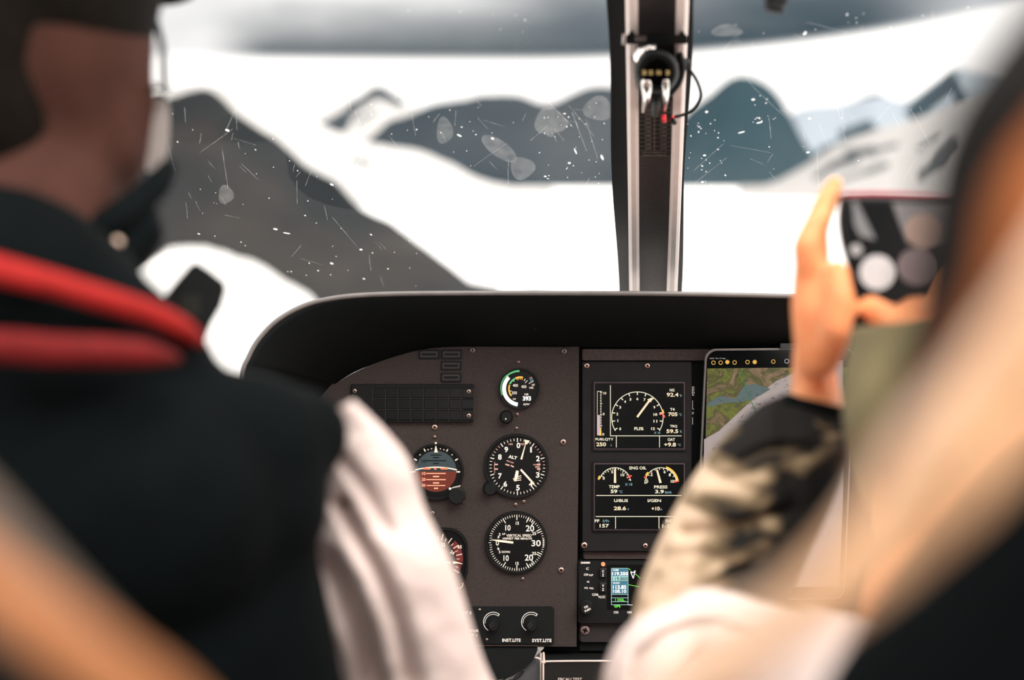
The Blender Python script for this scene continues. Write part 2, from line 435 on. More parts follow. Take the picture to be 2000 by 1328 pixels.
# windscreen plane
WA, WB = P(1000, 0, 1.35), P(1000, 576, 1.95)
wdir = (WB-WA).normalized(); wn = RX.cross(wdir).normalized()
if wn.y > 0: wn = -wn          # towards the cabin
def W(px, py, off=0.):
    r = (P(px, py, 1)-CAM); t = (WA+wn*off-CAM).dot(wn)/r.dot(wn)
    return CAM+r*t
def glass_mat():
    m = bpy.data.materials.new('hazy_windscreen'); m.use_nodes = True; nt = m.node_tree; L = nt.links.new
    for n in list(nt.nodes): nt.nodes.remove(n)
    out = nd(nt, 'ShaderNodeOutputMaterial'); tr = nd(nt, 'ShaderNodeBsdfTransparent'); tr.inputs[0].default_value = (.97, .985, .985, 1)
    tl = nd(nt, 'ShaderNodeBsdfTranslucent'); tl.inputs[0].default_value = (.9, .84, .80, 1)
    gl = nd(nt, 'ShaderNodeBsdfGlossy'); gl.inputs['Roughness'].default_value = .02
    tc = nd(nt, 'ShaderNodeTexCoord'); no = nd(nt, 'ShaderNodeTexNoise'); no.inputs['Scale'].default_value = 3.2; no.inputs['Detail'].default_value = 3
    L(tc.outputs['Object'], no.inputs['Vector'])
    n2 = nd(nt, 'ShaderNodeTexNoise'); n2.inputs['Scale'].default_value = 300; L(tc.outputs['Object'], n2.inputs['Vector'])
    mr = nd(nt, 'ShaderNodeMapRange'); mr.inputs['From Min'].default_value = .47; mr.inputs['From Max'].default_value = .72
    mr.inputs['To Min'].default_value = .001; mr.inputs['To Max'].default_value = .034; L(no.outputs['Fac'], mr.inputs['Value'])
    m1 = mr
    a = nd(nt, 'ShaderNodeMixShader'); L(m1.outputs[0], a.inputs[0]); L(tr.outputs[0], a.inputs[1]); L(tl.outputs[0], a.inputs[2])
    fr = nd(nt, 'ShaderNodeMath', operation='MULTIPLY'); fr.inputs[0].default_value = 1; fr.inputs[1].default_value = .015
    b = nd(nt, 'ShaderNodeMixShader'); L(fr.outputs[0], b.inputs[0]); L(a.outputs[0], b.inputs[1]); L(gl.outputs[0], b.inputs[2])
    L(b.outputs[0], out.inputs[0])
    return m
GL = glass_mat()
def pane(name, xa, xb):
    bm = new(); g = []
    for i in range(25):
        x = xa+(xb-xa)*i/24; row = []
        sag = max(0, abs(x)-.55)**2*1.1
        for j in range(25):
            # from roof joint to below the dashboard
            q = WA+wdir*(-.55+1.75*j/24); q = Vector((x, q.y-sag, q.z-sag*.3)); row.append(bm.verts.new(q))
        g.append(row)
    for a, b in zip(g[:-1], g[1:]):
        for j in range(24): bm.faces.new((a[j], b[j], b[j+1], a[j+1]))
    return obj(name, bm, GL, loc=(xa/2+xb/2, 1.6, 1.2), smooth=True, kind='structure')
PXC = .159
w1 = pane('window_1', -1.0, PXC-.002); w2 = pane('window_2', PXC+.002, 1.0)
tag(w1, 'scratched dusty windscreen pane left of the central post', 'window'); tag(w2, 'dusty windscreen pane right of the central post', 'window')
def soft_mat(name, c, f):
    m = bpy.data.materials.new(name); m.use_nodes = True; nt = m.node_tree; L = nt.links.new
    for n in list(nt.nodes): nt.nodes.remove(n)
    out = nd(nt, 'ShaderNodeOutputMaterial'); tr = nd(nt, 'ShaderNodeBsdfTransparent'); tl = nd(nt, 'ShaderNodeBsdfTranslucent'); tl.inputs[0].default_value = (*c, 1)
    tc = nd(nt, 'ShaderNodeTexCoord'); no = nd(nt, 'ShaderNodeTexNoise'); no.inputs['Scale'].default_value = 90; L(tc.outputs['Object'], no.inputs['Vector'])
    mm = nd(nt, 'ShaderNodeMath', operation='MULTIPLY'); L(no.outputs['Fac'], mm.inputs[0]); mm.inputs[1].default_value = f*2
    a = nd(nt, 'ShaderNodeMixShader'); L(mm.outputs[0], a.inputs[0]); L(tr.outputs[0], a.inputs[1]); L(tl.outputs[0], a.inputs[2]); L(a.outputs[0], out.inputs[0])
    return m
SCR = soft_mat('scratch_white', (.95, .95, .95), .26); SMU = soft_mat('smudge', (.95, .92, .9), .034)
DUST = soft_mat('white_dust', (.95, .95, .95), .75)
def wspeck(bm, x, y, a, l, w):
    c = W(x, y, .002); k = (c-CAM).dot(FW)/FPX
    u = RX*math.cos(a)+wdir*math.sin(a)
    v = u.cross(wn)
    pts = ring_pts(c, u, v, l*k/2, w*k/2, 8)
    top = [p+wn*.0006 for p in pts]; loft(bm, [pts, top])
for wi, (wobj, zones) in enumerate(((w1, [((330, 200), (930, 560), 105), ((1060, 190), (1190, 360), 36), ((850, 200), (1190, 350), 14), ((700, 20), (1180, 120), 8)]),
                                    (w2, [((1342, 240), (1420, 362), 30), ((1345, 10), (1700, 360), 20), ((1470, 180), (1520, 240), 14), ((1560, 10), (1950, 90), 14)]))):
    bm = new()
    for (a, b, n) in zones:
        for _ in range(n):
            x = random.uniform(a[0], b[0]); y = random.uniform(a[1], b[1])
            if wi == 0 and x > 1183: continue
            s = random.choice((1., 1.3, 1.5, 1.8, 2.4)); wspeck(bm, x, y, random.uniform(.6, 1.6) if random.random() < .6 else random.uniform(0, 3.1), s*random.choice((1, 1, 1.6, 2.4)), s)
    if wi == 0:
        for x, y, a, l, w in ((444, 254, .9, 9, 6), (648, 360, .9, 9, 5), (1124, 295, 1.3, 22, 3), (1176, 307, 1.3, 20, 5), (705, 487, .6, 6, 6), (648, 514, 1, 8, 5), (538, 447, .5, 9, 6), (560, 455, .4, 14, 3), (962, 270, 1, 8, 5), (897, 264, .8, 12, 4), (1112, 318, 0, 6, 6), (1065, 344, 0, 5, 5)): wspeck(bm, x, y, a, l, w)
    else:
        for x, y, a, l, w in ((1572, 65, 1.9, 11, 5), (1471, 194, 0, 7, 6), (1380, 218, 0, 6, 6), (1581, 231, 0, 6, 6), (1578, 297, 0, 7, 6), (1372, 355, .3, 6, 6), (1448, 258, -.5, 14, 3), (1483, 239, -.4, 12, 3), (1376, 303, 0, 6, 5)): wspeck(bm, x, y, a, l, w)
    obj('dust_specks', bm, DUST, wobj, kind='stuff', label='white dust and insect specks')
    bm = new()
    for _ in range(130 if wi == 0 else 40):
        if wi == 0: x = random.uniform(330, 1180); y = random.uniform(150, 560)
        else: x = random.uniform(1350, 1850); y = random.uniform(20, 350)
        if wi == 0 and x > 750 and y > 480: continue
        a = random.choice((1.3, 1.45, .25, -.8, 1.9, 1.0, .9))+random.uniform(-.2, .2); l = random.choice((14, 20, 30, 45, 80)); c = math.cos(a); s = math.sin(a)
        p = [(x-c*l/2, y-s*l/2), (x+random.uniform(-1, 1), y), (x+c*l/2, y+s*l/2)]
        for q0, q1 in zip(p[:-1], p[1:]):
            A = W(*q0, .0015); B = W(*q1, .0015); v = (B-A).cross(wn).normalized()*.00016
            bm.faces.new([bm.verts.new(z) for z in (A-v, B-v, B+v, A+v)])
    obj('scratches', bm, SCR, wobj, kind='stuff', label='fine pale scratches')
    sm = ((441, 380, 15, 18), (1075, 237, 32, 26), (1020, 328, 24, 22), (975, 290, 42, 17), (868, 255, 16, 26), (1168, 212, 28, 24), (1073, 258, 9, 9)) if wi == 0 else ((1420, 60, 30, 12), (1700, 120, 60, 14))
    bm = new()
    for x, y, rx, ry in sm:
        pts = []
        for i in range(20):
            a = 2*math.pi*i/20; k = 1+.1*math.sin(3*a+x)
            xx, yy = x+rx*k*math.cos(a), y+ry*k*math.sin(a)
            if x == 975: xx, yy = x+rx*math.cos(a)*.8-ry*math.sin(a)*.5, y+rx*math.cos(a)*.55+ry*math.sin(a)*.8
            pts.append(W(xx, yy, .001))
        loft(bm, [pts, [p+wn*.0003 for p in pts]])
    obj('smudges', bm, SMU, wobj, kind='stuff', label='round greyish dried drops')

# ------------------------------------------------------------ central post, compass
def WP(px, py, off): return W(px, py, off)
post = thing('windscreen_post', 'black and pale central windscreen post rising from the dashboard', 'post', W(1267, 576))
PALE = mat('pale_rail_paint', (.90, .78, .73), .45, spec=.4, var=.03)
GREYP = mat('grey_post_channel', s2l(70, 66, 66), .7, var=.1, scale=200, bump=.2)
def strip(xs_top, xs_bot, off0, off1, m, name, y0=-330, y1=578, steps=24, wob=None, round_=False, parent=post, label=None):
    rings = []
    for i in range(steps+1):
        t = i/steps; y = y0+(y1-y0)*t; tt = y/576
        a = xs_top[0]+(xs_bot[0]-xs_top[0])*tt; b = xs_top[1]+(xs_bot[1]-xs_top[1])*tt
        if wob: a += wob(y); b += wob(y)
        if y < 0:                                      # above the frame the post keeps its true width
            f = (W(1267, y)-CAM).dot(FW); f = 1.35/f
            a = 1268+(xs_top[0]-1268)*f; b = 1268+(xs_top[1]-1268)*f
        if round_:
            rings.append([WP(a, y, off0), WP(a+(b-a)*.05, y, off1-.003), WP(a+(b-a)*.3, y, off1), WP(a+(b-a)*.7, y, off1), WP(a+(b-a)*.95, y, off1-.003), WP(b, y, off0)])
        else: rings.append([WP(a, y, off0), WP(a, y, off1), WP(b, y, off1), WP(b, y, off0)])
    bm = new(); loft(bm, rings)
    return obj(name, bm, m, parent, label=label)
strip((1184, 1354), (1207, 1329), .0, .012, BLACK, 'rubber_seal', wob=lambda y: 3*math.sin(y/70), label='black rubber edge')
strip((1237, 1343), (1238, 1323), .012, .022, GREYP, 'channel', label='dark grey inset')
strip((1221, 1247), (1229, 1250), .010, .040, PALE, 'side_rail', round_=True, label='pale pinkish rail')
strip((1320, 1346), (1301, 1323), .010, .040, PALE, 'side_rail', round_=True, label='pale pinkish rail')
# correction card
bm = new(); loft(bm, [[WP(x, y, .0225) for x, y in rrect(1244, 195, 1312, 306, 4)], [WP(x, y, .025) for x, y in rrect(1244, 195, 1312, 306, 4)]])
card = obj('correction_card', bm, mat('card_black', (.010, .011, .011), .5), post, label='small black card with thin ruled lines')
bm = new()
def wline(bm, x0, y0, x1, y1, w, off):
    A, B = WP(x0, y0, off), WP(x1, y1, off); v = (B-A).cross(wn).normalized()*(w*.00032)
    bm.faces.new([bm.verts.new(z) for z in (A-v, B-v, B+v, A+v)])
for i in range(11): wline(bm, 1246, 211+i*8.3, 1311, 211+i*8.3, 1, .0256)
wline(bm, 1278, 200, 1278, 294, 1, .0256)
for x, y in (('LIGHTS COMPASS ON', 298), ('LIGHTS COMPASS', 303)): text(bm, x, 1278, y, 2.6, 0, w_px=48, place=lambda a, b: WP(a, b, .0257))
for i in range(10):
    for cx in (1266, 1296): text(bm, '%03d' % (i*30), cx, 215.2+i*8.3, 3.6, 0, w_px=12, place=lambda a, b: WP(a, b, .0257))
for a, b in zip(rrect(1245, 196, 1311, 305, 4), rrect(1245, 196, 1311, 305, 4)[1:]): wline(bm, *a, *b, 1, .0257)
obj('ruled_lines', bm, mat('card_lines', (.30, .26, .24), .6), card)
# compass
def wring(x, y, off, rx, ry, n=28): return [WP(x+rx*math.cos(2*math.pi*i/n), y+ry*math.sin(2*math.pi*i/n), off) for i in range(n)]
cmp_ = thing('magnetic_compass', 'round black magnetic compass clamped to the upper central post', 'compass', W(1283, 150, .06))
bm = new(); loft(bm, [wring(1283, 140, o_, 44*k_, 44*k_) for o_, k_ in ((.024, .8), (.04, .98), (.06, 1), (.075, .95), (.084, .82), (.084, .62), (.078, .58), (.07, .4))])
obj('housing', bm, mat('compass_black', (.006, .008, .009), .6, spec=.15), cmp_, smooth=True)
CHROME = mat('bright_chrome', (.85, .80, .76), .12, metal=1.)
bm = new()
for i, x in enumerate((1257, 1270, 1286, 1303)):
    text(bm, ('3', '33', 'N', '3')[i], x+1, 142, 9, 0, w_px=8, bold=.04, place=lambda a, b: WP(a, b, .0855))
obj('compass_card', bm, mat('amber_print', (.5, .38, .16), .5, emit=.25, ecol=(.8, .55, .2)), cmp_, label='amber numerals')
for x0, x1, r in ((1263, 1258, 9), (1300, 1297, 6)):
    bm = new(); tube(bm, [WP(x0, 152, .088), WP(x0, 165, .088), WP(x0, 190, .074), WP(x1, 218, .045)], [r*.0004, r*.00058, r*.0005, r*.0003], 12)
    obj('support_leg', bm, CHROME, cmp_, smooth=True, label='shiny chrome leg')
bm = new(); tube(bm, [WP(1283, 160, .06), WP(1282, 190, .062), WP(1280, 222, .045)], [.0065, .006, .004], 14); obj('stem', bm, BLACK, cmp_, smooth=True)
bm = new(); tube(bm, [WP(1247, 112, .05), WP(1262, 100, .056), WP(1270, 84, .05)], [.007, .008, .006], 12); obj('bracket_arm', bm, CHROME, cmp_, smooth=True)
bm = new(); tube(bm, [WP(1327, 105, .05), WP(1333, 130, .056), WP(1326, 160, .056), WP(1309, 182, .05)], .0035, 10); obj('bail', bm, BLACK, cmp_, smooth=True)
clamp = thing('post_clamp', 'black strap clamp around the central post above the compass', 'clamp', W(1283, 76, .05))
bm = new(); loft(bm, [[WP(x, y, .04) for x, y in rrect(1222, 68, 1343, 86, 4)], [WP(x, y, .056) for x, y in rrect(1222, 68, 1343, 86, 4)]]); obj('band', bm, BLACK, clamp)
bm = new(); tube(bm, [WP(1216, 77, .05), WP(1224, 77, .05)], .0055, 12, sub=2); obj('screw_head', bm, PALE, clamp, smooth=True)
bm = new(); loft(bm, [[WP(x, y, .056) for x, y in rrect(1240, 70, 1262, 80, 2)], [WP(x, y, .060) for x, y in rrect(1241, 71, 1261, 79, 2)]]); obj('screw', bm, GREYSCREW, clamp)
for x in (1234, 1332):
    bm = new(); loft(bm, [[WP(a, b, .056) for a, b in ((x-7, 68), (x+7, 68), (x+2, 60), (x-2, 60))], [WP(a, b, .046) for a, b in ((x-7, 68), (x+7, 68), (x+2, 60), (x-2, 60))]]); obj('tab', bm, BLACK, clamp)
cab = thing('compass_cable', 'thin black cable looping right of the post to red connectors', 'cable', W(1345, 130, .05))
bm = new(); tube(bm, [WP(1336, 126, .045), WP(1348, 138, .05), WP(1363, 162, .055), WP(1369, 190, .055), WP(1356, 215, .05), WP(1335, 224, .05), WP(1315, 229, .05)], .0017, 8); obj('wire', bm, BLACK, cab, smooth=True)
bm = new(); sphere(bm, WP(1340, 126, .045), .006, seg=12); obj('cable_clip', bm, BLACK, cab, smooth=True)
REDP = mat('red_connector', (.75, .03, .04), .4, emit=.25, ecol=(1, .06, .08))
for x, r in ((1296, .0042), (1312, .0028)):
    bm = new(); tube(bm, [WP(x-4, 232, .052), WP(x+5, 231, .052)], r, 12, sub=3); obj('connector', bm, REDP, cab, smooth=True, label='red plastic connector')
bm = new(); tube(bm, [WP(1308, 228, .056), WP(1318, 240, .056)], .0026, 8, sub=2); obj('terminal', bm, BLACK, cab, smooth=True)
lev = thing('overhead_grip', 'short black grip hanging at the top edge right of the post', 'handle', P(1515, -60, 1.15))
bm = new(); tube(bm, [P(1520, -190, 1.15), P(1519, -100, 1.15), P(1515, 0, 1.15), P(1511, 22, 1.15)], [.007, .009, .0085, .008], 14); obj('grip', bm, BLACK, lev, smooth=True)
bm = new(); tube(bm, [P(1516, -2, 1.15), P(1515, 6, 1.15)], .0095, 14, sub=2); obj('collar', bm, BLACK, lev, smooth=True)
#@@PANEL
# ------------------------------------------------------------ glareshield
OUT = catmull([(560, 1300), (520, 1150), (495, 1000), (490, 850), (503, 730), (515, 695), (535, 660), (570, 625), (620, 598), (680, 584), (760, 578), (900, 576), (1100, 576), (1300, 577), (1500, 581), (1700, 586), (1900, 600), (2030, 640), (2090, 720), (2110, 850), (2100, 1000)], 8)
INN = catmull([(600, 1300), (575, 1150), (560, 1000), (575, 850), (640, 757), (655, 748), (690, 727), (735, 708), (790, 690), (830, 681), (870, 677), (930, 676), (1100, 677), (1300, 679), (1500, 683), (1700, 688), (1850, 700), (1930, 740), (1980, 800), (2000, 900), (2000, 1000)], 8)
gs = thing('glareshield', 'black hooded dashboard cover with rounded left corner and edge paled for light', 'dashboard', PP(1100, 620, .1))
rings = []
for (a, b) in zip(OUT, INN):
    c = (a[0]*.5+b[0]*.5, a[1]*.5+b[1]*.5)
    rings.append([PP(*a, .10), PP(a[0]+(b[0]-a[0])*.10, a[1]+(b[1]-a[1])*.10, .098), PP(*c, .06), PP(b[0], b[1], .0),
                  PP(b[0], b[1], -.02), PP(c[0], c[1], -.02), PP(a[0]+(a[0]-b[0])*.02, a[1]+12, -.12), PP(*a, .06)])
bm = new(); loft(bm, rings); obj('hood', bm, mat('hood_black', (.0028, .0056, .0064), .6, spec=.2), gs, smooth=True)
bm = new(); tube(bm, [PP(a[0], a[1]+2, .099) for a in OUT[::2]], .0028, 8, sub=2); obj('edge_trim', bm, mat('edge_rim_light', (.16, .145, .14), .35, spec=.5), gs, smooth=True, label='thin edge strip paled for light on the rim')  # hood edging, its paler grey stands for the light it catches
for (x, y, r) in ((632, 652, 4), (676, 675, 4), (770, 622, 5), (806, 645, 4), (900, 618, 4), (915, 640, 4), (1040, 615, 4), (1045, 640, 5), (1175, 618, 4), (1290, 613, 5), (1330, 640, 4), (1430, 620, 4)):
    t = (y-578)/98.; bm = new(); c = PP(x, y, .098-.098*t+.004); sphere(bm, c, r*K*.8, (1, .5, 1), 10); obj('rivet', bm, mat('rivet_black', (.02, .022, .022), .35, spec=.6), gs, smooth=True)
# bulky dash body behind everything, keeps daylight out
body = thing('dashboard_body', 'black structure behind and under the instrument plates', 'dashboard', PP(1250, 900, -.08))
bm = new(); extr(bm, [INN[i] for i in range(len(INN))]+[(2000, 1120), (1700, 1180), (1700, 1600), (1050, 1600), (1050, 1272), (610, 1300)], -.12, -.026); obj('backing', bm, SOFTBLACK, body)

# ------------------------------------------------------------ instrument plate (left)
pan = thing('instrument_plate', 'brown grey speckled plate holding the round flight dials', 'instrument panel', PP(950, 900))
top = [p for p in INN if 560 <= p[0] <= 1100 and p[1] <= 1300 and p[0] > 574]
ol = [(600, 1262)]+[(p[0]+1, p[1]+1) for p in INN if p[1] < 1240 and p[0] <= 1110]+[(1131, 677), (1130, 900), (1126, 1263), (950, 1262)]
bm = new(); extr(bm, ol, -.02, 0.0); obj('plate', bm, PANEL, pan)
def screw(x, y, r, parent, m=BRASS, h=0.):
    bm = new()
    loft(bm, [[PP(a, b, h_) for a, b in circ(x, y, rr, 20)] for h_, rr in ((h, r), (h+.0012, r), (h+.0022, r*.75), (h+.0024, r*.4))])
    s = obj('screw', bm, m, parent, smooth=True)
    bm = new()
    for a in (20, 110): line(bm, x-r*.55*math.cos(R(a)), y-r*.55*math.sin(R(a)), x+r*.55*math.cos(R(a)), y+r*.55*math.sin(R(a)), r*.34, h+.0027)
    obj('slot', bm, GLASSBLACK, s)
    return s
for x, y, r, m in ((923, 684, 5.5, GREYSCREW), (1102, 686, 5.5, GREYSCREW), (1100, 863, 6, BRASS), (1096, 1113, 6, BRASS), (849, 834, 6, BRASS), (1013, 707, 3.2, BRASS), (1010, 809, 3.2, BRASS), (1009, 836, 3, BRASS), (849, 853, 3.4, BRASS),
                   (1007, 985, 3.4, BRASS), (1023, 979, 3.4, BRASS), (1021, 1130, 3.2, BRASS), (845, 1002, 4.5, GREYSCREW), (904, 979, 2.6, BRASS)): screw(x, y, r, pan, m)
ann = []
for i, (x0, y0) in enumerate(((820, 685), (864, 685), (863, 707), (863, 730))):
    t = thing('annunciator_lamp', ('unlit dark caption window, leftmost in the top row of four small ones', 'unlit dark caption window at the top of the short right column',
              'unlit dark caption window in the middle of the short right column', 'unlit dark caption window just above the wide warning panel')[i], 'indicator light', PP(x0+18, y0+7), 'small caption windows above the warning panel')
    bm = new(); extr(bm, rrect(x0-2, y0-2, x0+38, y0+16, 2), 0, .002, 1); f = obj('lamp_frame', bm, BLACK, t)
    bm = new(); extr(bm, rrect(x0+1.5, y0+1.5, x0+34.5, y0+12.5, 1), .002, .0028); obj('border', bm, mat('caption_edge', (.040, .032, .030), .5), t)
    bm = new(); extr(bm, rrect(x0+4, y0+4, x0+32, y0+10, 1), .0026, .0034); obj('lens', bm, GLASSBLACK, t)
# warning panel
wp = thing('warning_panel', 'wide black warning panel with unlit grid of caption cells', 'warning panel', PP(806, 787))
bm = new(); extr(bm, rrect(686, 750, 926, 824, 4), -.004, .006, 1.5); obj('housing', bm, mat('warn_black', (.0045, .006, .0065), .5, spec=.25), wp)
for r_ in range(3):
    for c_ in range(8):
        x0 = 731+c_*24.5; y0 = 758+r_*21.5
        bm = new(); extr(bm, rrect(x0, y0, x0+22.4, y0+18.2, 1), .006, .0075, .6); obj('caption_cell', bm, mat('cell_black', (.006, .0075, .008), .3, spec=.4), wp)
bm = new()
for c_ in range(9): line(bm, 729.8+c_*24.5, 757, 729.8+c_*24.5, 822 if c_ else 800, .7, .0078)
for y in (777.5, 799): line(bm, 729, y, 924-18, y, .6, .0078)
obj('grid_lines', bm, mat('grid_line', (.035, .030, .028), .6), wp)
for x, y in ((694, 763), (916, 764), (916, 811)): screw(x, y, 4.6, wp, BRASS, .006)

# ------------------------------------------------------------ round dials
def dial(name, label, cx, cy, r, glass=True, shape=None, group=None):
    t = thing(name, label, 'gauge', PP(cx, cy), group)
    bm = new(); o = shape or circ(cx, cy, r, 56)
    def sc_(k): return [(cx+(x-cx)*k, cy+(y-cy)*k) for x, y in o]
    loft(bm, [[PP(*p, h) for p in sc_(k)] for h, k in ((-.004, 1), (.004, 1), (.0055, .985), (.0055, .93), (.003, .90))])
    obj('bezel', bm, mat('bezel_black', (.006, .0078, .0085), .4, spec=.35), t, smooth=False)
    bm = new(); extr(bm, sc_(.905), .0, .0032); obj('dial_face', bm, GLASSBLACK, t)
    return t
H = .0036
# altimeter
A = dial('altimeter', 'altimeter, round black dial numbered 0 to 9 with two pale pointers', 1008.5, 909.5, 63)
cx, cy = 1010.5, 910.5
bm = new(); bp = new()
for i in range(50):
    a = i*7.2
    if i % 5 == 0: tick(bm, cx, cy, 47.5, 55.5, a, 1.6, H)
    elif 12 < i < 42 or i < 6 or i > 44: tick(bm, cx, cy, 50, 54.5, a, 1.0, H)
    else: tick(bp, cx, cy, 50, 54.5, a, 1.0, H)
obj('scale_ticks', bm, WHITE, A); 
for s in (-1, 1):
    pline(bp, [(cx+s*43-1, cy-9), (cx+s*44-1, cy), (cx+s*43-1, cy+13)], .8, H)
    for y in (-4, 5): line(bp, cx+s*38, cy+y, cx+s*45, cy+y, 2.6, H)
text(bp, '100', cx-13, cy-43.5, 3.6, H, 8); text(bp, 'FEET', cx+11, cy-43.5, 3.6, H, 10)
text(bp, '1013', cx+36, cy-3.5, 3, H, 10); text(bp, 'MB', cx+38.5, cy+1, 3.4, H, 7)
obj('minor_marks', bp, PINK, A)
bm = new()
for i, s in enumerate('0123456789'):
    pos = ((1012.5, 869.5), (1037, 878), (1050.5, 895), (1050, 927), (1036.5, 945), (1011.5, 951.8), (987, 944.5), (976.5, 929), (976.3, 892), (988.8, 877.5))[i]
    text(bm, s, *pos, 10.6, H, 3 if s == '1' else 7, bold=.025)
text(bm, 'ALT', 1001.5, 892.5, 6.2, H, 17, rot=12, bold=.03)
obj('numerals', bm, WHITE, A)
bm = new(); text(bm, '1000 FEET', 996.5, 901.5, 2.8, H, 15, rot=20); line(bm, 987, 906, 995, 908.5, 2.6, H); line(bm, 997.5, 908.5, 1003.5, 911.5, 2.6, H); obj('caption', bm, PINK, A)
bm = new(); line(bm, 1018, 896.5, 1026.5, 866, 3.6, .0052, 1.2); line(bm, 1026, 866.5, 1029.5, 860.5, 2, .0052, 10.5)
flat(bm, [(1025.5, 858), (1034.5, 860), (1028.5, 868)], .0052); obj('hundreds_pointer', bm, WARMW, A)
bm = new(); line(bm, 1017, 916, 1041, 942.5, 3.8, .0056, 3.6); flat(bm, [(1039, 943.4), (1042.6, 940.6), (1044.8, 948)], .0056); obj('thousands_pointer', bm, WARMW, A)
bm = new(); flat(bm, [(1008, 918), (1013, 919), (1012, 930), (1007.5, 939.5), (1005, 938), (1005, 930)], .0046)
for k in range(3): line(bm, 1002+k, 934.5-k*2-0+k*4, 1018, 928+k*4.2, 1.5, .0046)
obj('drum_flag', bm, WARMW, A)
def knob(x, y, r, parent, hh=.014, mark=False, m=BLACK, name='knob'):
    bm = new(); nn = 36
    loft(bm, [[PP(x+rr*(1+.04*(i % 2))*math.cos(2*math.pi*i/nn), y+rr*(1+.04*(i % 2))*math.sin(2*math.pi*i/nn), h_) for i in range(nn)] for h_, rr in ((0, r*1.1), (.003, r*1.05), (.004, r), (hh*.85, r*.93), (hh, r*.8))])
    k = obj(name, bm, m, parent)
    if mark:
        bm = new(); flat(bm, circ(x+mark[0], y+mark[1], 1.4, 12), hh+.0003); obj('pointer_dot', bm, WHITE, k)
    return k
knob(957.5, 953, 13, A)
# vertical speed
Vd = dial('vertical_speed_indicator', 'vertical speed indicator, round black dial below the altimeter with one pale needle', 1008, 1058.5, 61)
cx, cy = 1009.5, 1059
bm = new()
for i in range(72):
    a = i*5
    big = i in (0, 5, 8, 12, 13, 23, 24, 28, 31, 36, 42, 66)
    if 255 < a < 285 and a not in (270,): tick(bm, cx, cy, 49, 53.5, a, .8, H); continue
    if big: tick(bm, cx, cy, 44, 55, a, 1.5, H)
    else: tick(bm, cx, cy, 50, 55, a, .95, H)
for a in (26, 31, 36, 144, 149, 154): tick(bm, cx, cy, 48, 55, a, 1.2, H)
line(bm, 1061, 1051, 1061, 1067, 1, H); arc(bm, cx, cy, 54, 83, 97, 1, H)
obj('scale_ticks', bm, WHITE, Vd)
bm = new()
for s, x, y, hh, ww in (('10', 992, 1030, 11, 10), ('20', 1035, 1031, 12, 16), ('30', 1047, 1060, 12, 18), ('20', 1033, 1088, 12, 16), ('10', 988.5, 1089, 11, 10), ('15', 1010.5, 1021, 6, 6), ('15', 1010, 1099.5, 6, 6), ('25', 1043, 1041, 6, 8), ('25', 1043, 1080, 6, 8), ('0', 971.5, 1059.5, 10, 6), ('5', 976, 1043, 5.5, 3), ('5', 976, 1077, 5.5, 3)):
    text(bm, s, x, y, hh, H, ww, bold=.012)
text(bm, 'VERTICAL SPEED', 1013.5, 1045, 5, H, 49, bold=.01); text(bm, '100FEET PER MINUTE', 1010.5, 1051, 4, H, 57); text(bm, 'UP', 984, 1042, 3.6, H, 6); text(bm, 'DOWN', 988, 1077, 4, H, 16)
pline(bm, [(974, 1047), (972.5, 1051)], 1, H); pline(bm, [(972.5, 1068), (974, 1073)], 1, H); flat(bm, [(973, 1045), (976, 1049), (972, 1049)], H); flat(bm, [(973, 1074), (971, 1070), (976, 1070)], H)
obj('numerals', bm, WHITE, Vd)
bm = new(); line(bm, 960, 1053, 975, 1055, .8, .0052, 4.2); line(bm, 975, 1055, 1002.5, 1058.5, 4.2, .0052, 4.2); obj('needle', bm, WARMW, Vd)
# rotor speed gauge
G = dial('rotor_speed_gauge', 'small round dial at the top with thick white arc and green and amber scale', 1014, 758.5, 40)
cx, cy = 1015.5, 759
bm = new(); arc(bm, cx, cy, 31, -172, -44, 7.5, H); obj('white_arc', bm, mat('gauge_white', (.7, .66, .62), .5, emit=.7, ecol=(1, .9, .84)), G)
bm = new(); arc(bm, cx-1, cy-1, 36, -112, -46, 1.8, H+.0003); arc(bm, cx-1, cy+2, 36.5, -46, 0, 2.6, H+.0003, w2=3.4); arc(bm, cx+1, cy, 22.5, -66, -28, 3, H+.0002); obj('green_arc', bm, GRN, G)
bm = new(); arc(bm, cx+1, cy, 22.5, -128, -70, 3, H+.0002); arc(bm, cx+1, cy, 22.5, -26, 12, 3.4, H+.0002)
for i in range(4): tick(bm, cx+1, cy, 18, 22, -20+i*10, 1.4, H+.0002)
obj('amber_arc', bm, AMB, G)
bm = new()
for s, x, y, hh, ww in (('400', 1006.5, 752.5, 5.5, 10), ('450', 1023, 755, 5.5, 10), ('350', 1004.5, 767, 5.5, 10), ('NR', 1028.5, 770, 4, 8), ('NF', 1041.5, 751.5, 4, 5.5), ('NR', 1038, 757, 4, 8), ('RPM', 1028.5, 789.5, 4, 12), ('300', 1004.5, 779, 3, 6)): text(bm, s, x, y, hh, H, ww, bold=.01)
for a, r0, r1 in ((-38, 18, 22), (-104, 17, 21), (28, 17, 22), (42, 15, 22), (60, 20, 30)): tick(bm, cx, cy, r0, r1, a, 1.1, H)
obj('numerals', bm, LILAC if False else WHITE, G)
bm = new(); text(bm, '393', 1029, 778, 9, H, 16, bold=.035); obj('digital_readout', bm, mat('bright_white', (.7, .7, .7), .5, emit=.9, ecol=(1, .98, .95)), G)
bm = new(); flat(bm, [(1033, 736), (1040, 738), (1043, 745), (1036, 748)], H); obj('blue_sector', bm, mat('blue_sector', (.04, .09, .12), .5, emit=.1, ecol=(.2, .5, .7)), G)
bm = new(); flat(bm, circ(1037.5, 737, 1.4, 10), H+.0003); obj('red_mark', bm, RED, G)
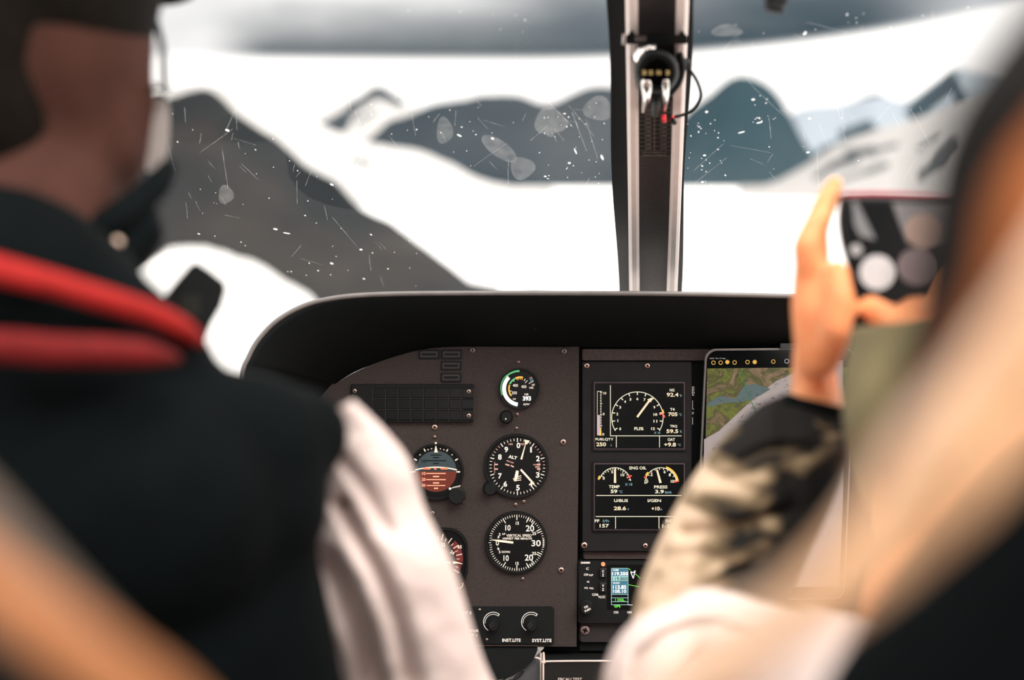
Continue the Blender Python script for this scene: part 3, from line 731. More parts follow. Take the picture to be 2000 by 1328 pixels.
kb = thing('panel_knob', 'small black knob with white dot below the rotor speed dial', 'knob', PP(989, 814)); knob(989, 814, 12, kb, .012, mark=(-1, 3), name='knob_cap')
# attitude indicator
AI = dial('attitude_indicator', 'attitude indicator with grey sky above a glowing red ground half', 851, 921, 55)
cx, cy = 852, 920
def half(bm, r, y_h, lo, h, x0=-1, x1=1):
    pts = []
    for i in range(41):
        x = -r+2*r*i/40; yy = math.sqrt(max(0, r*r-x*x))
        pts.append((cx+x, cy+yy if lo else cy-yy))
    hz = [(cx+x*.01*r, y_h+3*(x/100)**2) for x in range(100, -101, -10)]
    flat(bm, pts+hz, h)
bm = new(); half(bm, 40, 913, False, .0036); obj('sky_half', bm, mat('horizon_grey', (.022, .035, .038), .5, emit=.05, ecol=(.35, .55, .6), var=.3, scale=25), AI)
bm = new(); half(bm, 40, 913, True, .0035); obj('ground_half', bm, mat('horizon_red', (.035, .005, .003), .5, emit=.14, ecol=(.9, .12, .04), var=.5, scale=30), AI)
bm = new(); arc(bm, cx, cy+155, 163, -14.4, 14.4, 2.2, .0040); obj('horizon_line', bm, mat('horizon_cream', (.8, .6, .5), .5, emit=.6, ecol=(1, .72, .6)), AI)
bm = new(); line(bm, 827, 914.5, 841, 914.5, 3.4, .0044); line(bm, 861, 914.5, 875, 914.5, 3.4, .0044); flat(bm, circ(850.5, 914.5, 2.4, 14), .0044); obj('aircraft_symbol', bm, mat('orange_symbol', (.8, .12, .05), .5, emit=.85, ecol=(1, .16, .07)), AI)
bm = new()
for y, w_ in ((924, 38), (930, 12), (936, 38), (942.5, 12), (947.5, 36), (953, 8)): line(bm, 852-w_/2, y, 852+w_/2, y, 1.6 if w_ > 20 else 2.4, .0042)
text(bm, '10', 828, 924, 6, .0042, 7); text(bm, '20', 828, 935.5, 6, .0042, 7); text(bm, '30', 828, 947, 5, .0042, 7)
obj('pitch_ladder', bm, mat('ladder_orange', (.8, .3, .2), .5, emit=.8, ecol=(1, .36, .22)), AI)
bm = new()
for y, w_ in ((888, 22), (893, 12), (899, 40), (904.5, 12)): line(bm, 852-w_/2, y, 852+w_/2, y, 1.7, .0042)
text(bm, '10', 828, 900, 6, .0042, 8); obj('upper_ladder', bm, GLASSBLACK, AI)
bm = new(); flat(bm, [(849.5, 863), (853.5, 863), (852.8, 872), (855.5, 883), (848.5, 883), (850.6, 872)], .0046)
for a, r0, r1, w_ in ((-28, 44, 50, 2.2), (28, 44, 50, 2.2), (-60, 43, 49, 2.4), (60, 43, 49, 2.4), (-91, 40, 50, 1.8), (91, 40, 47, 2.6)): tick(bm, cx, cy, r0, r1, a, w_, .0046)
for a in (-20, -11, 11, 20, -44, 44): flat(bm, circ(cx+45*math.sin(R(a)), cy-45*math.cos(R(a)), 1.2, 8), .0046)
obj('bank_marks', bm, WARMW, AI)
bm = new(); extr(bm, circ(893, 966, 17, 30), .0055, .016, 2); kn = obj('caging_knob', bm, BLACK, AI, smooth=False)
bm = new()
for i in range(7): line(bm, 883+i*2.6, 952-i*.5-1, 884+i*2.6, 949.5-i*.6-(1 if i else 0), 1.2, .0165)
flat(bm, circ(880, 951.5, 2.4, 12), .0165); obj('knob_marks', bm, WHITE, kn)
# airspeed
AS = dial('airspeed_indicator', 'partly hidden airspeed dial with red band behind the pilot sleeve', 852, 1090, 60, shape=rrect(790, 1030, 914, 1150, 40, 10))
cx, cy = 852, 1092
bm = new(); arc(bm, cx, cy, 46, 45, 95, 13, H); arc(bm, cx, cy, 46, 96, 118, 10, H); obj('red_band', bm, mat('dark_red_band', (.10, .012, .012), .5, emit=.06, ecol=(.9, .1, .1), var=.2), AS)
bm = new()
for i in range(26):
    a = -130+i*10.4
    tick(bm, cx, cy, 40, 52 if i % 2 == 0 else 46, a, 1.5 if i % 2 == 0 else 1, H+.0003)
for s, x, y in (('22', 866, 1063), ('24', 884, 1078), ('65', 898, 1067), ('14', 820, 1080), ('6', 830, 1120), ('10', 868, 1128)): text(bm, s, x, y, 6.5, H+.0004, 8, rot=30 if x == 884 else 0, bold=.02)
obj('numerals', bm, WARMW, AS)
bm = new(); line(bm, 852, 1092, 880, 1098, 3, .005); line(bm, 885, 1097, 898, 1098, 5, .005, 1.5); obj('needle', bm, WARMW, AS)
WLOGO = mat('print_white', (.75, .7, .66), .6, emit=.25, ecol=(1, .9, .85), var=.02)
bm = new(); arc(bm, 895.5, 1140, 8.6, 0, 360, 1.8, .0012); text(bm, '17', 896, 1140, 8, .0012, 8, rot=8, bold=.02)
st = obj('round_sticker', bm, mat('sticker_cream', (.6, .5, .35), .6, emit=.2, ecol=(.9, .75, .5)), pan, label='small round sticker reading 17')

# ------------------------------------------------------------ lighting control box, lower left
LC = thing('light_control_box', 'black dimmer box with two curved scales at the lower plate edge', 'control box', PP(1000, 1220))
bm = new(); extr(bm, rrect(840, 1184, 1082, 1256, 5), -.002, .005, 1.5); obj('box_face', bm, BLACK, LC)
bm = new(); line(bm, 930, 1260.5, 1050, 1260.5, 1.6, .0006); obj('lower_lip', bm, mat('lip_metal', (.25, .18, .16), .4), LC)
bm = new()
for x in (962.5, 1036.5):
    for r0 in (17.5,):
        arc(bm, x+1, 1213, 19, -150, 38, 1.2, .0053); arc(bm, x+1, 1214, 16, -95, 38, .9, .0053)
        tick(bm, x+1, 1213, 14.5, 19.5, 38, 1.4, .0053)
text(bm, 'INST.LITE', 999, 1248.5, 6.4, .0053, 36, bold=.025); text(bm, 'SYST.LITE', 1058, 1249, 6.4, .0053, 38, bold=.025)
text(bm, 'NORM', 893, 1195, 5, .0053, 18); text(bm, 'INT 2', 911, 1195, 5, .0053, 20); text(bm, 'HOUR', 925, 1230, 5, .0053, 20); text(bm, 'INT 1', 922, 1239, 5, .0053, 20)
obj('lettering', bm, WLOGO, LC)
for x in (962, 1036): 
    k = knob(x+2, 1217, 11, LC, .017, mark=(4, 13) if False else None, name='dimmer_knob')
    bm = new(); line(bm, x-6, 1216, x+2, 1210, .8, .0174); line(bm, x-4, 1220, x+4, 1214, .8, .0174); obj('grip_lines', bm, FAINT, k)
for x, y in ((937, 1189), (951, 1247)): screw(x, y, 3, LC, BRASS, .005)

# ------------------------------------------------------------ right hand stack
RS = thing('centre_panel_frame', 'black frame with brown strips around the engine displays', 'instrument panel', PP(1300, 900, -.01))
bm = new(); extr(bm, [(1133, 680), (1990, 686), (1990, 1100), (1700, 1275), (1133, 1275)], -.03, -.012); obj('frame_plate', bm, SOFTBLACK, RS)
bm = new(); extr(bm, rrect(1137, 682, 1900, 704, 2), -.012, -.004, 1.5); obj('upper_strip', bm, PANEL2, RS, label='brown grey strip')
bm = new(); extr(bm, rrect(1139, 1079, 1330, 1093, 3), -.012, -.005, 2); obj('middle_strip', bm, PANEL2, RS, label='brown grey strip')
bm = new(); extr(bm, rrect(1131, 1217, 1420, 1256, 5), -.012, -.005, 3); obj('lower_strip', bm, mat('dim_strip', s2l(46, 42, 42), .6, spec=.25), RS, label='dark grey strip')
screw(1143, 1232, 9.5, RS, mat('rose_screw', (.35, .24, .24), .45, metal=.6), -.005)
DU = thing('engine_display_unit', 'tall black engine monitor with two lit screens', 'display', PP(1245, 890, .004))
bm = new(); extr(bm, rrect(1137, 706, 1351, 1077, 4), -.012, .002, 1.5); obj('front_plate', bm, mat('display_plate', s2l(30, 30, 31), .6, spec=.25, var=.15), DU)
for x, y, r in ((1146, 714, 5.6), (1264, 714, 5.6), (1141, 1064, 6.4), (1260, 1065, 5.2)): screw(x, y, r, DU, BRASS, .002)
def screen(y0, y1, lab):
    bm = new(); a = rrect(1157, y0-3, 1339, y1+3, 2); extr(bm, a, .002, .0045); s = obj('bezel_frame', bm, BLACK, DU)
    bm = new(); extr(bm, rrect(1159.5, y0, 1336.5, y1, 2), .0045, .0052); obj('rim', bm, mat('rim_mauve', s2l(78, 62, 64), .5, var=.2), s)
    bm = new(); extr(bm, rrect(1161.5, y0+2, 1334.5, y1-2, 1), .0050, .0058); return obj('screen', bm, SCRBLK, s, label=lab)
HS = .0062
s1 = screen(746, 877, 'upper lit screen'); DIS = DU
bm = new()
line(bm, 1191.5, 752, 1191.5, 850.5, 1.3, HS); line(bm, 1191, 850.5, 1330, 850.5, 1.3, HS); line(bm, 1203, 851, 1203, 873, 1.2, HS); line(bm, 1287, 851, 1287, 873, 1.2, HS)
cx, cy = 1244, 815
arc(bm, cx, cy, 50, -121, 121, 1.4, HS, 60)
for i in range(13):
    a = -118+i*236/12
    tick(bm, cx, cy, 44, 50, a, 1.8, HS)
for i, s in enumerate(('0', '1', '2', '3', '4', '5', '6', '7', '', '9', '10', '11', '12')):
    if not s: continue
    pos = ((1210.5, 837), (1206, 821), (1205, 808), (1210.5, 795), (1220, 784), (1230.5, 779.5), (1244, 778.5), (1258, 780), (0, 0), (1277, 795), (1279, 809), (1279, 822), (1274.5, 836.5))[i]
    text(bm, s, *pos, 5.2, HS, 1.4 if s == '1' else 3.6*len(s), bold=.03)
text(bm, 'FLI%', 1247, 836.5, 6, HS, 18, bold=.025)
for s, x, y, ww in (('NG', 1311.5, 761.5, 9), ('T4', 1312, 799, 9), ('TRQ', 1314.5, 832, 14), ('OAT', 1310, 857.8, 14), ('FUELQTY', 1180, 857.5, 35)): text(bm, s, x, y, 5.6, HS, ww, bold=.02)
for s, x, y, ww in (('0', 1177.5, 847.5, 4), ('5', 1178.5, 808, 3.5)): text(bm, s, x, y, 4.6, HS, ww)
line(bm, 1173, 764, 1173, 850, .8, HS); line(bm, 1165.5, 764, 1175, 764, 1, HS)
for i in range(16): line(bm, 1171, 766+i*5.4, 1174 if i % 4 else 1176, 766+i*5.4, .8, HS)
obj('white_symbols', bm, TXT, s1)
bm = new()
for s, x, y, hh, ww in (('92.4', 1312.5, 770.5, 7.6, 23), ('705', 1313, 808.5, 7.6, 18), ('59.5', 1312, 841.5, 7.6, 23), ('+9.8', 1307.5, 867.5, 7.6, 23), ('250', 1173.5, 867, 7.4, 19), ('10', 1180.5, 767.5, 4.6, 6)): text(bm, s, x, y, hh, HS, ww, bold=.025)
line(bm, 1166, 765, 1166, 848, .8, HS)
obj('figures', bm, TXTY, s1, label='cream figures')
bm = new(); line(bm, 1243.5, 814, 1268, 781, 4, HS+.0004, 4); flat(bm, [(1263, 780), (1270.5, 785.5), (1273, 775.5)], HS+.0004); obj('pointer', bm, TXTY, s1)
bm = new(); text(bm, 'X 10', 1282.5, 844.5, 4.4, HS, 12)
for s, x, y in (('%', 1328.5, 772), ('°C', 1327.5, 809), ('%', 1328.5, 842), ('°C', 1325.5, 868), ('l', 1193, 869)): text(bm, s, x, y, 4.6, HS, 4 if s == '%' else (1 if s == 'l' else 6))
obj('teal_units', bm, TXTB, s1)
bm = new(); line(bm, 1168.5, 810, 1168.5, 849.5, 5.5, HS); obj('fuel_bar', bm, LILAC, s1)
bm = new(); flat(bm, [(1172, 834), (1174, 840), (1174, 850), (1170, 850)], HS+.0003); obj('amber_mark', bm, AMB, s1); bm = new(); flat(bm, [(1291, 799), (1294, 799), (1296.5, 806), (1292.5, 806)], HS+.0003); obj('amber_mark', bm, AMB, s1)
bm = new(); flat(bm, [(1286, 808), (1295, 805), (1296, 808), (1287, 810)], HS+.0006); flat(bm, [(1294, 810), (1297, 810), (1298, 815), (1293, 815)], HS+.0006); obj('red_marks', bm, RED, s1)
s2 = screen(904, 1034, 'lower lit screen')
bm = new()
line(bm, 1164, 966.5, 1330, 966.5, 1.4, HS); line(bm, 1163, 1007.5, 1331, 1007.5, 1.4, HS); line(bm, 1201.5, 1008, 1201.5, 1031, 1.3, HS); line(bm, 1286, 1008, 1286, 1031, 1.3, HS)
arc(bm, 1200.5, 943.5, 31, -72, 80, 1.4, HS); arc(bm, 1289.5, 943.5, 31, -90, 80, 1.4, HS)
for i in range(14): tick(bm, 1200.5, 943.5, 27.5 if i % 3 else 25.5, 31, -60+i*10.4, 1.2, HS)
for i in range(11): tick(bm, 1289.5, 943.5, 27, 31, -88+i*16.5, 1.2, HS)
for s, x, y, ww in (('0', 1178.5, 933, 4), ('5', 1195, 920.5, 4), ('10', 1215, 926.5, 7), ('0', 1263, 939, 4), ('2', 1271.5, 926, 4.5), ('6', 1297, 920.5, 4), ('8', 1307, 926.5, 4), ('10', 1312, 939, 6)): text(bm, s, x, y, 5.6, HS, ww, bold=.02)
for s, x, y, ww in (('ENG OIL', 1245, 913, 33), ('TEMP', 1199, 949.5, 21), ('PRESS', 1289.5, 950, 26), ('U/BUS', 1212, 976.5, 27), ('I/GEN', 1277, 976.5, 26), ('FF', 1165.5, 1016, 9), ('END', 1305.5, 1016, 13)): text(bm, s, x, y, 5.8, HS, ww, bold=.02)
text(bm, '59', 1198.5, 958.5, 7, HS, 13, bold=.025); text(bm, '3.9', 1287, 959, 7, HS, 17, bold=.025); text(bm, '157', 1179.5, 1025.5, 7, HS, 18, bold=.02); text(bm, '1-35', 1302.5, 1026, 7, HS, 20, bold=.02)
obj('white_symbols', bm, TXT, s2)
bm = new(); text(bm, '28.6', 1210, 991.5, 7.4, HS, 24, bold=.025); text(bm, '+10', 1279.5, 992, 7.4, HS, 16, bold=.025)
obj('figures', bm, TXTY, s2, label='cream figures')
bm = new(); line(bm, 1200.5, 942, 1200.5, 917, 4.6, HS+.0003, 3.4); flat(bm, [(1198, 918), (1203, 918), (1200.7, 912)], HS+.0003); obj('pointer', bm, TXTY, s2)
bm = new(); line(bm, 1289, 942, 1283, 920, 4.6, HS+.0003, 3.4); flat(bm, [(1281, 921), (1285, 919), (1281, 914)], HS+.0003); obj('pointer', bm, TXTY, s2)
bm = new()
for s, x, y, hh, ww in (('°C', 1211.5, 959, 5, 7), ('X 10', 1227, 945, 5, 14), ('BAR', 1304.5, 960.5, 4.6, 13), ('V', 1226, 993.5, 4, 4), ('A', 1290.5, 993.5, 4, 4), ('l/h', 1183, 1016, 5, 12)): text(bm, s, x, y, hh, HS, ww)
obj('teal_units', bm, TXTB, s2)
bm = new(); arc(bm, 1200.5, 943.5, 33, -76, -63, 4, HS+.0002); obj('amber_arc', bm, AMB, s2)
bm = new(); arc(bm, 1289.5, 943.5, 32.5, -62, -48, 4.4, HS+.0002); obj('amber_arc', bm, AMB, s2)
bm = new(); arc(bm, 1289.5, 943.5, 33.5, 18, 80, 3.6, HS+.0002); obj('amber_arc', bm, AMB, s2)
bm = new(); line(bm, 1224, 931, 1233, 928, 2.2, HS+.0004); line(bm, 1227, 926, 1230, 934, 2, HS+.0004); flat(bm, [(1257, 929), (1262, 931), (1261, 934), (1257, 932)], HS+.0004); line(bm, 1315, 940, 1325, 938.5, 3.4, HS+.0004, 1.5); obj('red_marks', bm, RED, s2)
bm = new(); text(bm, 'VALID', 1356, 763, 6, -.0115, 15, rot=90, bold=.0); pline(bm, [(1355, 755), (1355, 773), (1358, 773)], 1, -.0115); pline(bm, [(1355, 783), (1355, 800), (1358, 800)], 1, -.0115); pline(bm, [(1355, 816), (1355, 830)], 1.2, -.0115); text(bm, 'OFF', 1355, 808, 5, -.0115, 5)
obj('side_lettering', bm, WLOGO, RS)
# nav radio
NR = thing('navigation_radio', 'black navigation radio with blue frequency window below the engine monitor', 'radio', PP(1250, 1155, .002))
bm = new(); extr(bm, rrect(1129, 1095, 1480, 1216, 3), -.012, .004, 1.5); obj('radio_face', bm, BLACK, NR)
bm = new(); extr(bm, rrect(1186, 1102, 1440, 1188, 2), .004, .0048); sc1 = obj('screen', bm, SCRBLK, NR)
HN = .0051
bm = new(); flat(bm, [(1194, 1109), (1226.5, 1109), (1225.5, 1124), (1194, 1124)], HN); flat(bm, [(1194, 1133.5), (1226, 1133.5), (1225, 1158), (1194, 1158)], HN); obj('blue_fields', bm, mat('field_blue', (.02, .08, .12), .5, emit=.4, ecol=(.08, .28, .40), var=.05), sc1)
bm = new(); flat(bm, [(1194, 1124), (1226, 1124), (1226, 1133), (1194, 1133)], HN)
for y in (1108.5, 1159.5, 1166, 1173.5, 1179.5): line(bm, 1193.5, y, 1226, y, .9, HN)
line(bm, 1193.5, 1108.5, 1193.5, 1179.5, .9, HN); line(bm, 1226, 1108.5, 1226, 1179.5, .9, HN)
obj('pale_field', bm, mat('field_pale', (.2, .4, .4), .5, emit=.5, ecol=(.42, .72, .66)), sc1)
bm = new(); text(bm, '119.350', 1210.5, 1119, 7, HN+.0002, 31, bold=.03); text(bm, '113.85', 1209.5, 1145, 7.4, HN+.0002, 26, bold=.03); text(bm, '108.10', 1209.5, 1153.3, 6.6, HN+.0002, 26); text(bm, 'COM', 1201.5, 1111.8, 3.6, HN+.0002, 11); text(bm, 'VLOC', 1203, 1137, 3.6, HN+.0002, 14); line(bm, 1226, 1179.5, 1235, 1180, .8, HN)
pline(bm, [(1231, 1115), (1236, 1128), (1240, 1113), (1236, 1117), (1231, 1115)], 1.5, HN+.0002)
obj('white_figures', bm, mat('figure_white', (.5, .5, .5), .5, emit=.95, ecol=(1, .96, .92)), sc1)
bm = new(); text(bm, '119.800', 1210.5, 1128.6, 6.4, HN+.0004, 30, bold=.01); obj('dark_figures', bm, mat('figure_dark', (.02, .04, .05), .5), sc1)
bm = new(); text(bm, '1 DGL.', 1210.5, 1170, 4.4, HN+.0002, 19, bold=.02); text(bm, 'GPS', 1205, 1182.4, 4.6, HN+.0002, 12, bold=.02); line(bm, 1227, 1109, 1231, 1112, 1, HN); line(bm, 1240, 1119, 1250, 1128, .9, HN); line(bm, 1227, 1140.5, 1248, 1144.5, .9, HN); obj('green_figures', bm, mat('figure_green', (.05, .4, .02), .5, emit=.8, ecol=(.22, .9, .10)), sc1)
bm = new()
text(bm, 'GARMIN', 1143, 1097.8, 4, .0043, 18, bold=.04)
for s, x, y, hh, ww, rr in (('C', 1147, 1109.5, 4.6, 5, 0), ('COM', 1144, 1121, 4.2, 8, 0), ('FLIP', 1154, 1122, 3.6, 8, 0), ('<', 1148, 1135, 4, 5, 0), ('VOL', 1144.5, 1147, 3.6, 8, 0), ('PULL', 1155, 1147.5, 3.6, 8, 0), ('COM', 1161.5, 1160, 4.6, 11, 0), ('VLOC', 1175, 1164.5, 4.8, 14, 0), ('CDI', 1202.5, 1194.5, 4.4, 9, 0), ('OBS', 1229, 1194.5, 4.4, 9, 0)):
    text(bm, s, x, y, hh, .0043, ww, rot=rr, bold=.02)
line(bm, 1166.5, 1158, 1168.5, 1164, .8, .0043)
obj('lettering', bm, WLOGO, NR)
for y0, s in ((1108, 'C'), (1136, 'V')):
    bm = new(); extr(bm, rrect(1170, y0, 1184, y0+18, 2), .004, .008, 1); k = obj('rocker_button', bm, mat('button_black', (.009, .010, .010), .4), NR)
    bm = new(); text(bm, s, 1177, y0+5.5, 4.6, .0082, 4, bold=.03)
    for j in range(2): flat(bm, rrect(1175.5, y0+10+j*3.6, 1178.5, y0+12+j*3.6, .8, 2), .0082)
    obj('legend', bm, WLOGO, k)
bm = new(); extr(bm, circ(1177.5, 1100.5, 4, 20), .004, .006); obj('indicator_lamp', bm, mat('lamp_orange', (.7, .2, .1), .4, emit=.8, ecol=(1, .26, .12)), NR, label='orange lamp')
k = knob(1144, 1182, 13.5, NR, .02, name='volume_knob')
bm = new(); arc(bm, 1144, 1182, 13.5, -70, 60, .9, .0152); obj('rim_highlight_ring', bm, mat('knob_ring', (.03, .03, .03), .3), k)
bm = new(); text(bm, 'C/D', 1143, 1179, 4.2, .0204, 8, rot=-20, bold=.03); text(bm, 'PUSH', 1146, 1185, 4, .0204, 12, rot=-28, bold=.03); obj('legend', bm, WLOGO, k)

# ------------------------------------------------------------ pedestal, lower trim
PD = thing('pedestal_console', 'black console with thin pale edge line below the radio', 'console', PP(1400, 1350, .03))
bm = new(); extr(bm, rrect(1059, 1281, 1600, 1640, 7), -.10, .028, 2); obj('console_box', bm, mat('console_black', (.0062, .0075, .0078), .5), PD)
bm = new(); q = [(1060, 1640), (1060, 1289), (1062.5, 1284), (1068, 1281), (1200, 1280), (1590, 1281)]
tube(bm, [PP(a, b, .029) for a, b in q], .0011, 8, sub=4); obj('edge_line', bm, mat('edge_pink', (.75, .6, .55), .5), PD, label='pale pink edging')
bm = new(); text(bm, 'EBCAU TEST', 1111.5, 1315.5, 5.6, .0283, 46, bold=.015); obj('lettering', bm, mat('print_dim', (.6, .5, .46), .6, emit=.12), PD)
bm = new(); extr(bm, rrect(1092, 1320, 1132, 1350, 4), .028, .031, 1); sw = obj('test_switch', bm, BLACK, PD)
bm = new(); line(bm, 1096, 1323.5, 1104, 1323.5, 2, .0313); line(bm, 1119, 1323.5, 1124, 1323.5, 2.4, .0313); obj('switch_marks', bm, WLOGO, sw)
bm = new(); line(bm, 1105, 1323.5, 1118, 1323.5, 2, .0313); obj('switch_bar', bm, mat('bar_brown', (.35, .13, .09), .5), sw)
FR = thing('grey_fairing', 'smooth grey fairing with pale diagonal edge left of the console', 'fairing', PP(1030, 1330, .01))
bm = new(); extr(bm, [(1028, 1277), (1056, 1277), (1057, 1640), (860, 1640), (960, 1350)], -.06, .004); obj('side_panel', bm, mat('fairing_grey', (.11, .115, .12), .6, spec=.3), FR)
bm = new(); extr(bm, [(1050, 1263), (1062, 1263), (1044, 1281), (970, 1350), (955, 1350), (1035, 1284)], -.04, .009); obj('diagonal_edge', bm, mat('pale_metal', (.36, .34, .33), .4), FR)
bm = new(); tube(bm, [PP(1044, 1280, .012), PP(1051, 1281, .012), PP(1055.5, 1286, .012), PP(1056, 1300, .012), PP(1056, 1640, .012)], .0011, 8, sub=3); obj('edge_line', bm, mat('edge_pink', (0, 0, 0)), FR)
CV = thing('round_cover', 'black rounded cover hanging below the plate beside the pilot sleeve', 'cover', PP(950, 1290, .02))
bm = new(); loft(bm, [[PP(*p, h_) for p in [(900, 1264), (1050, 1264), (1042, 1282), (1026, 1300), (1000, 1316), (970, 1324), (930, 1322), (900, 1310)]] for h_ in (-.03, .012)]); obj('shell', bm, BLACK, CV)
bm = new(); tube(bm, [PP(1022, 1306, .014), PP(1010, 1318, .014), PP(990, 1325, .014), PP(970, 1327, .014)], .0016, 8); obj('rim', bm, mat('rim_dark', (.012, .012, .012), .3), CV, smooth=True)
bm = new(); arc(bm, 963, 1326, 5.5, 0, 360, 2, .018); extr(bm, circ(963, 1326, 2.4, 14), .012, .019); obj('fastener', bm, GREYSCREW, CV)

# ------------------------------------------------------------ tablet
def TP(u, v, h=0.):
    """tablet coordinates: u 0..1 across, v 0..1 down; stands slightly proud and turned"""
    xt = 1374+(1664-1374)*u; xb = 1351+(1643-1351)*u
    x = xt+(xb-xt)*v; y = 681-u*3+(1168-681)*v
    return PP(x, y, .018+h)
def tshape(u0, v0, u1, v1, ru, n=6):
    rv = ru*.6; out = []
    for cu, cv, a0 in ((u1-ru, v0+rv, -90), (u1-ru, v1-rv, 0), (u0+ru, v1-rv, 90), (u0+ru, v0+rv, 180)):
        for i in range(n+1):
            a = R(a0+90*i/n); out.append((cu+ru*math.cos(a), cv+rv*math.sin(a)))
    return out
TB = thing('tablet', 'black framed tablet showing a coloured aviation map beside the engine monitor', 'tablet', TP(.5, 1.))
bm = new(); o_ = tshape(0, 0, 1, 1, .07); loft(bm, [[TP(u, v, -.007) for u, v in o_], [TP(u, v, -.0006) for u, v in o_]]); obj('metal_body', bm, mat('tablet_metal', (.30, .29, .28), .3, metal=.7), TB, label='thin grey metal rim')
bm = new(); o_ = tshape(.012, .008, .988, .992, .065); loft(bm, [[TP(u, v, -.0008) for u, v in o_], [TP(u, v, .0004) for u, v in o_]]); obj('glass_front', bm, mat('tablet_glass', (.005, .0065, .0075), .12, spec=.4), TB)
def map_mat():
    m = bpy.data.materials.new('map_screen'); m.use_nodes = True; nt = m.node_tree; L = nt.links.new
    b = nt.nodes['Principled BSDF']; b.inputs['Roughness'].default_value = .3
    tc = nd(nt, 'ShaderNodeTexCoord')
    n1 = nd(nt, 'ShaderNodeTexNoise'); n1.inputs['Scale'].default_value = 34; n1.inputs['Detail'].default_value = 12; n1.inputs['Roughness'].default_value = .68; n1.inputs['Distortion'].default_value = 1.2
    L(tc.outputs['Object'], n1.inputs['Vector'])
    cr = nd(nt, 'ShaderNodeValToRGB'); e = cr.color_ramp.elements
    e[0].position = .30; e[0].color = (*s2l(48, 66, 28), 1); e[1].position = .72; e[1].color = (*s2l(172, 146, 112), 1)
    for p, c in ((.42, s2l(118, 122, 30)), (.50, s2l(70, 72, 26)), (.56, s2l(128, 104, 70)), (.62, s2l(140, 116, 82))):
        q = e.new(p); q.color = (*c, 1)
    L(n1.outputs['Fac'], cr.inputs['Fac'])
    L(cr.outputs[0], b.inputs['Emission Color']); b.inputs['Emission Strength'].default_value = .5; b.inputs['Base Color'].default_value = (.02, .02, .02, 1)
    return m
def tflat(bm, pts, h):
    bm.faces.new([bm.verts.new(TP(u, v, h)) for u, v in pts])
def tpx(x, y):
    v = (y-681)/(1168-681); xt0 = 1374-23*v; return ((x-xt0)/291., v)
bm = new(); tflat(bm, [tpx(1377, 719), (.96, .078), (.96, .95), (.055, .95)], .0007); obj('map_display', bm, map_mat(), TB, label='lit map in greens and browns')
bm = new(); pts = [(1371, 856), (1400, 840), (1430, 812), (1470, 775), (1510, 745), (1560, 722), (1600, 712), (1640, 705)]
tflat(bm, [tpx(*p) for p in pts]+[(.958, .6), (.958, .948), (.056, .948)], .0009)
obj('painted_reflection', bm, mat('reflection_pale', (.06, .05, .05), .4, emit=.62, ecol=s2l(186, 172, 168), var=.25, scale=40), TB, label='pale rosy glass reflection painted over the map')  # reflection on the tablet glass, painted as a flat glowing patch
bm = new(); tflat(bm, [tpx(*p) for p in [(1376, 790), (1385, 780), (1402, 772), (1432, 778), (1440, 765), (1450, 752), (1470, 750), (1492, 757), (1500, 760), (1480, 772), (1462, 780), (1440, 785), (1410, 786), (1380, 794)]], .0011); obj('map_lake', bm, mat('map_water', (.02, .03, .03), .4, emit=.5, ecol=s2l(100, 122, 122)), TB, label='grey blue lake on the map')
bm = new()
def tl(bm, pts, w, h=.0012):
    for a, b in zip(pts[:-1], pts[1:]):
        A, B = TP(*tpx(*a), h), TP(*tpx(*b), h); v = (B-A).cross(FW).normalized()*(w*K/2); bm.faces.new([bm.verts.new(z) for z in (A-v, B-v, B+v, A+v)])
tl(bm, [(1443, 720), (1452, 760), (1472, 806)], 1.8); obj('route_line', bm, mat('route_green', s2l(30, 90, 60), .5, emit=.4, ecol=s2l(20, 96, 60)), TB, label='dark green route line')
bm = new(); rnd = random.Random(5)
tl(bm, [(1440, 848), (1420, 853), (1409, 880)], 1.2); tl(bm, [(1420, 853), (1415, 851)], 1.2)
for _ in range(260):
    x = rnd.uniform(1378, 1540); y = rnd.uniform(724, 950)
    if x+y*.9 > 2330 and rnd.random() < .6: continue
    p = [(x, y)]
    for k in range(rnd.choice((1, 2, 4))): p.append((p[-1][0]+rnd.uniform(-5, 6), p[-1][1]+rnd.uniform(-3, 3)))
    tl(bm, p, rnd.choice((.4, .5, .8)))
obj('map_lines', bm, mat('map_ink', s2l(50, 48, 42), .6), TB, kind='stuff')
bm = new()
for x, y in ((1389, 708), (1403, 708), (1416, 707), (1430, 708), (1455, 707.5), (1469, 707.5), (1505, 707)):
    q = circ(x, y, 3.6, 12); tl(bm, q+[q[0]], 1.1, .0013)
    if x in (1416, 1469): tflat(bm, [tpx(*p) for p in circ(x, y, 2.6, 10)], .0014)
obj('toolbar_icons', bm, mat('icon_amber', (.5, .3, .05), .5, emit=.5, ecol=(.85, .5, .10)), TB, label='row of amber icons')
bm = new(); text(bm, '10:32  Tue 15 Aug', 1397, 700, 2.8, 0, 30, place=lambda a, b: TP(*tpx(a, b), .0013)); q = circ(1531, 706.5, 4, 14); tl(bm, q+[q[0]], 1, .0013); obj('status_bar', bm, mat('icon_grey', (.3, .3, .3), .5, emit=.3, ecol=(.8, .8, .78)), TB)
bm = new(); loft(bm, [[TP(*tpx(a, b), h_) for a, b in ((1518, 672), (1680, 672), (1680, 684), (1518, 684))] for h_ in (-.004, .004)]); obj('mount_clip', bm, mat('clip_metal', (.08, .08, .08), .3, metal=.8), TB, label='dark metal clip')
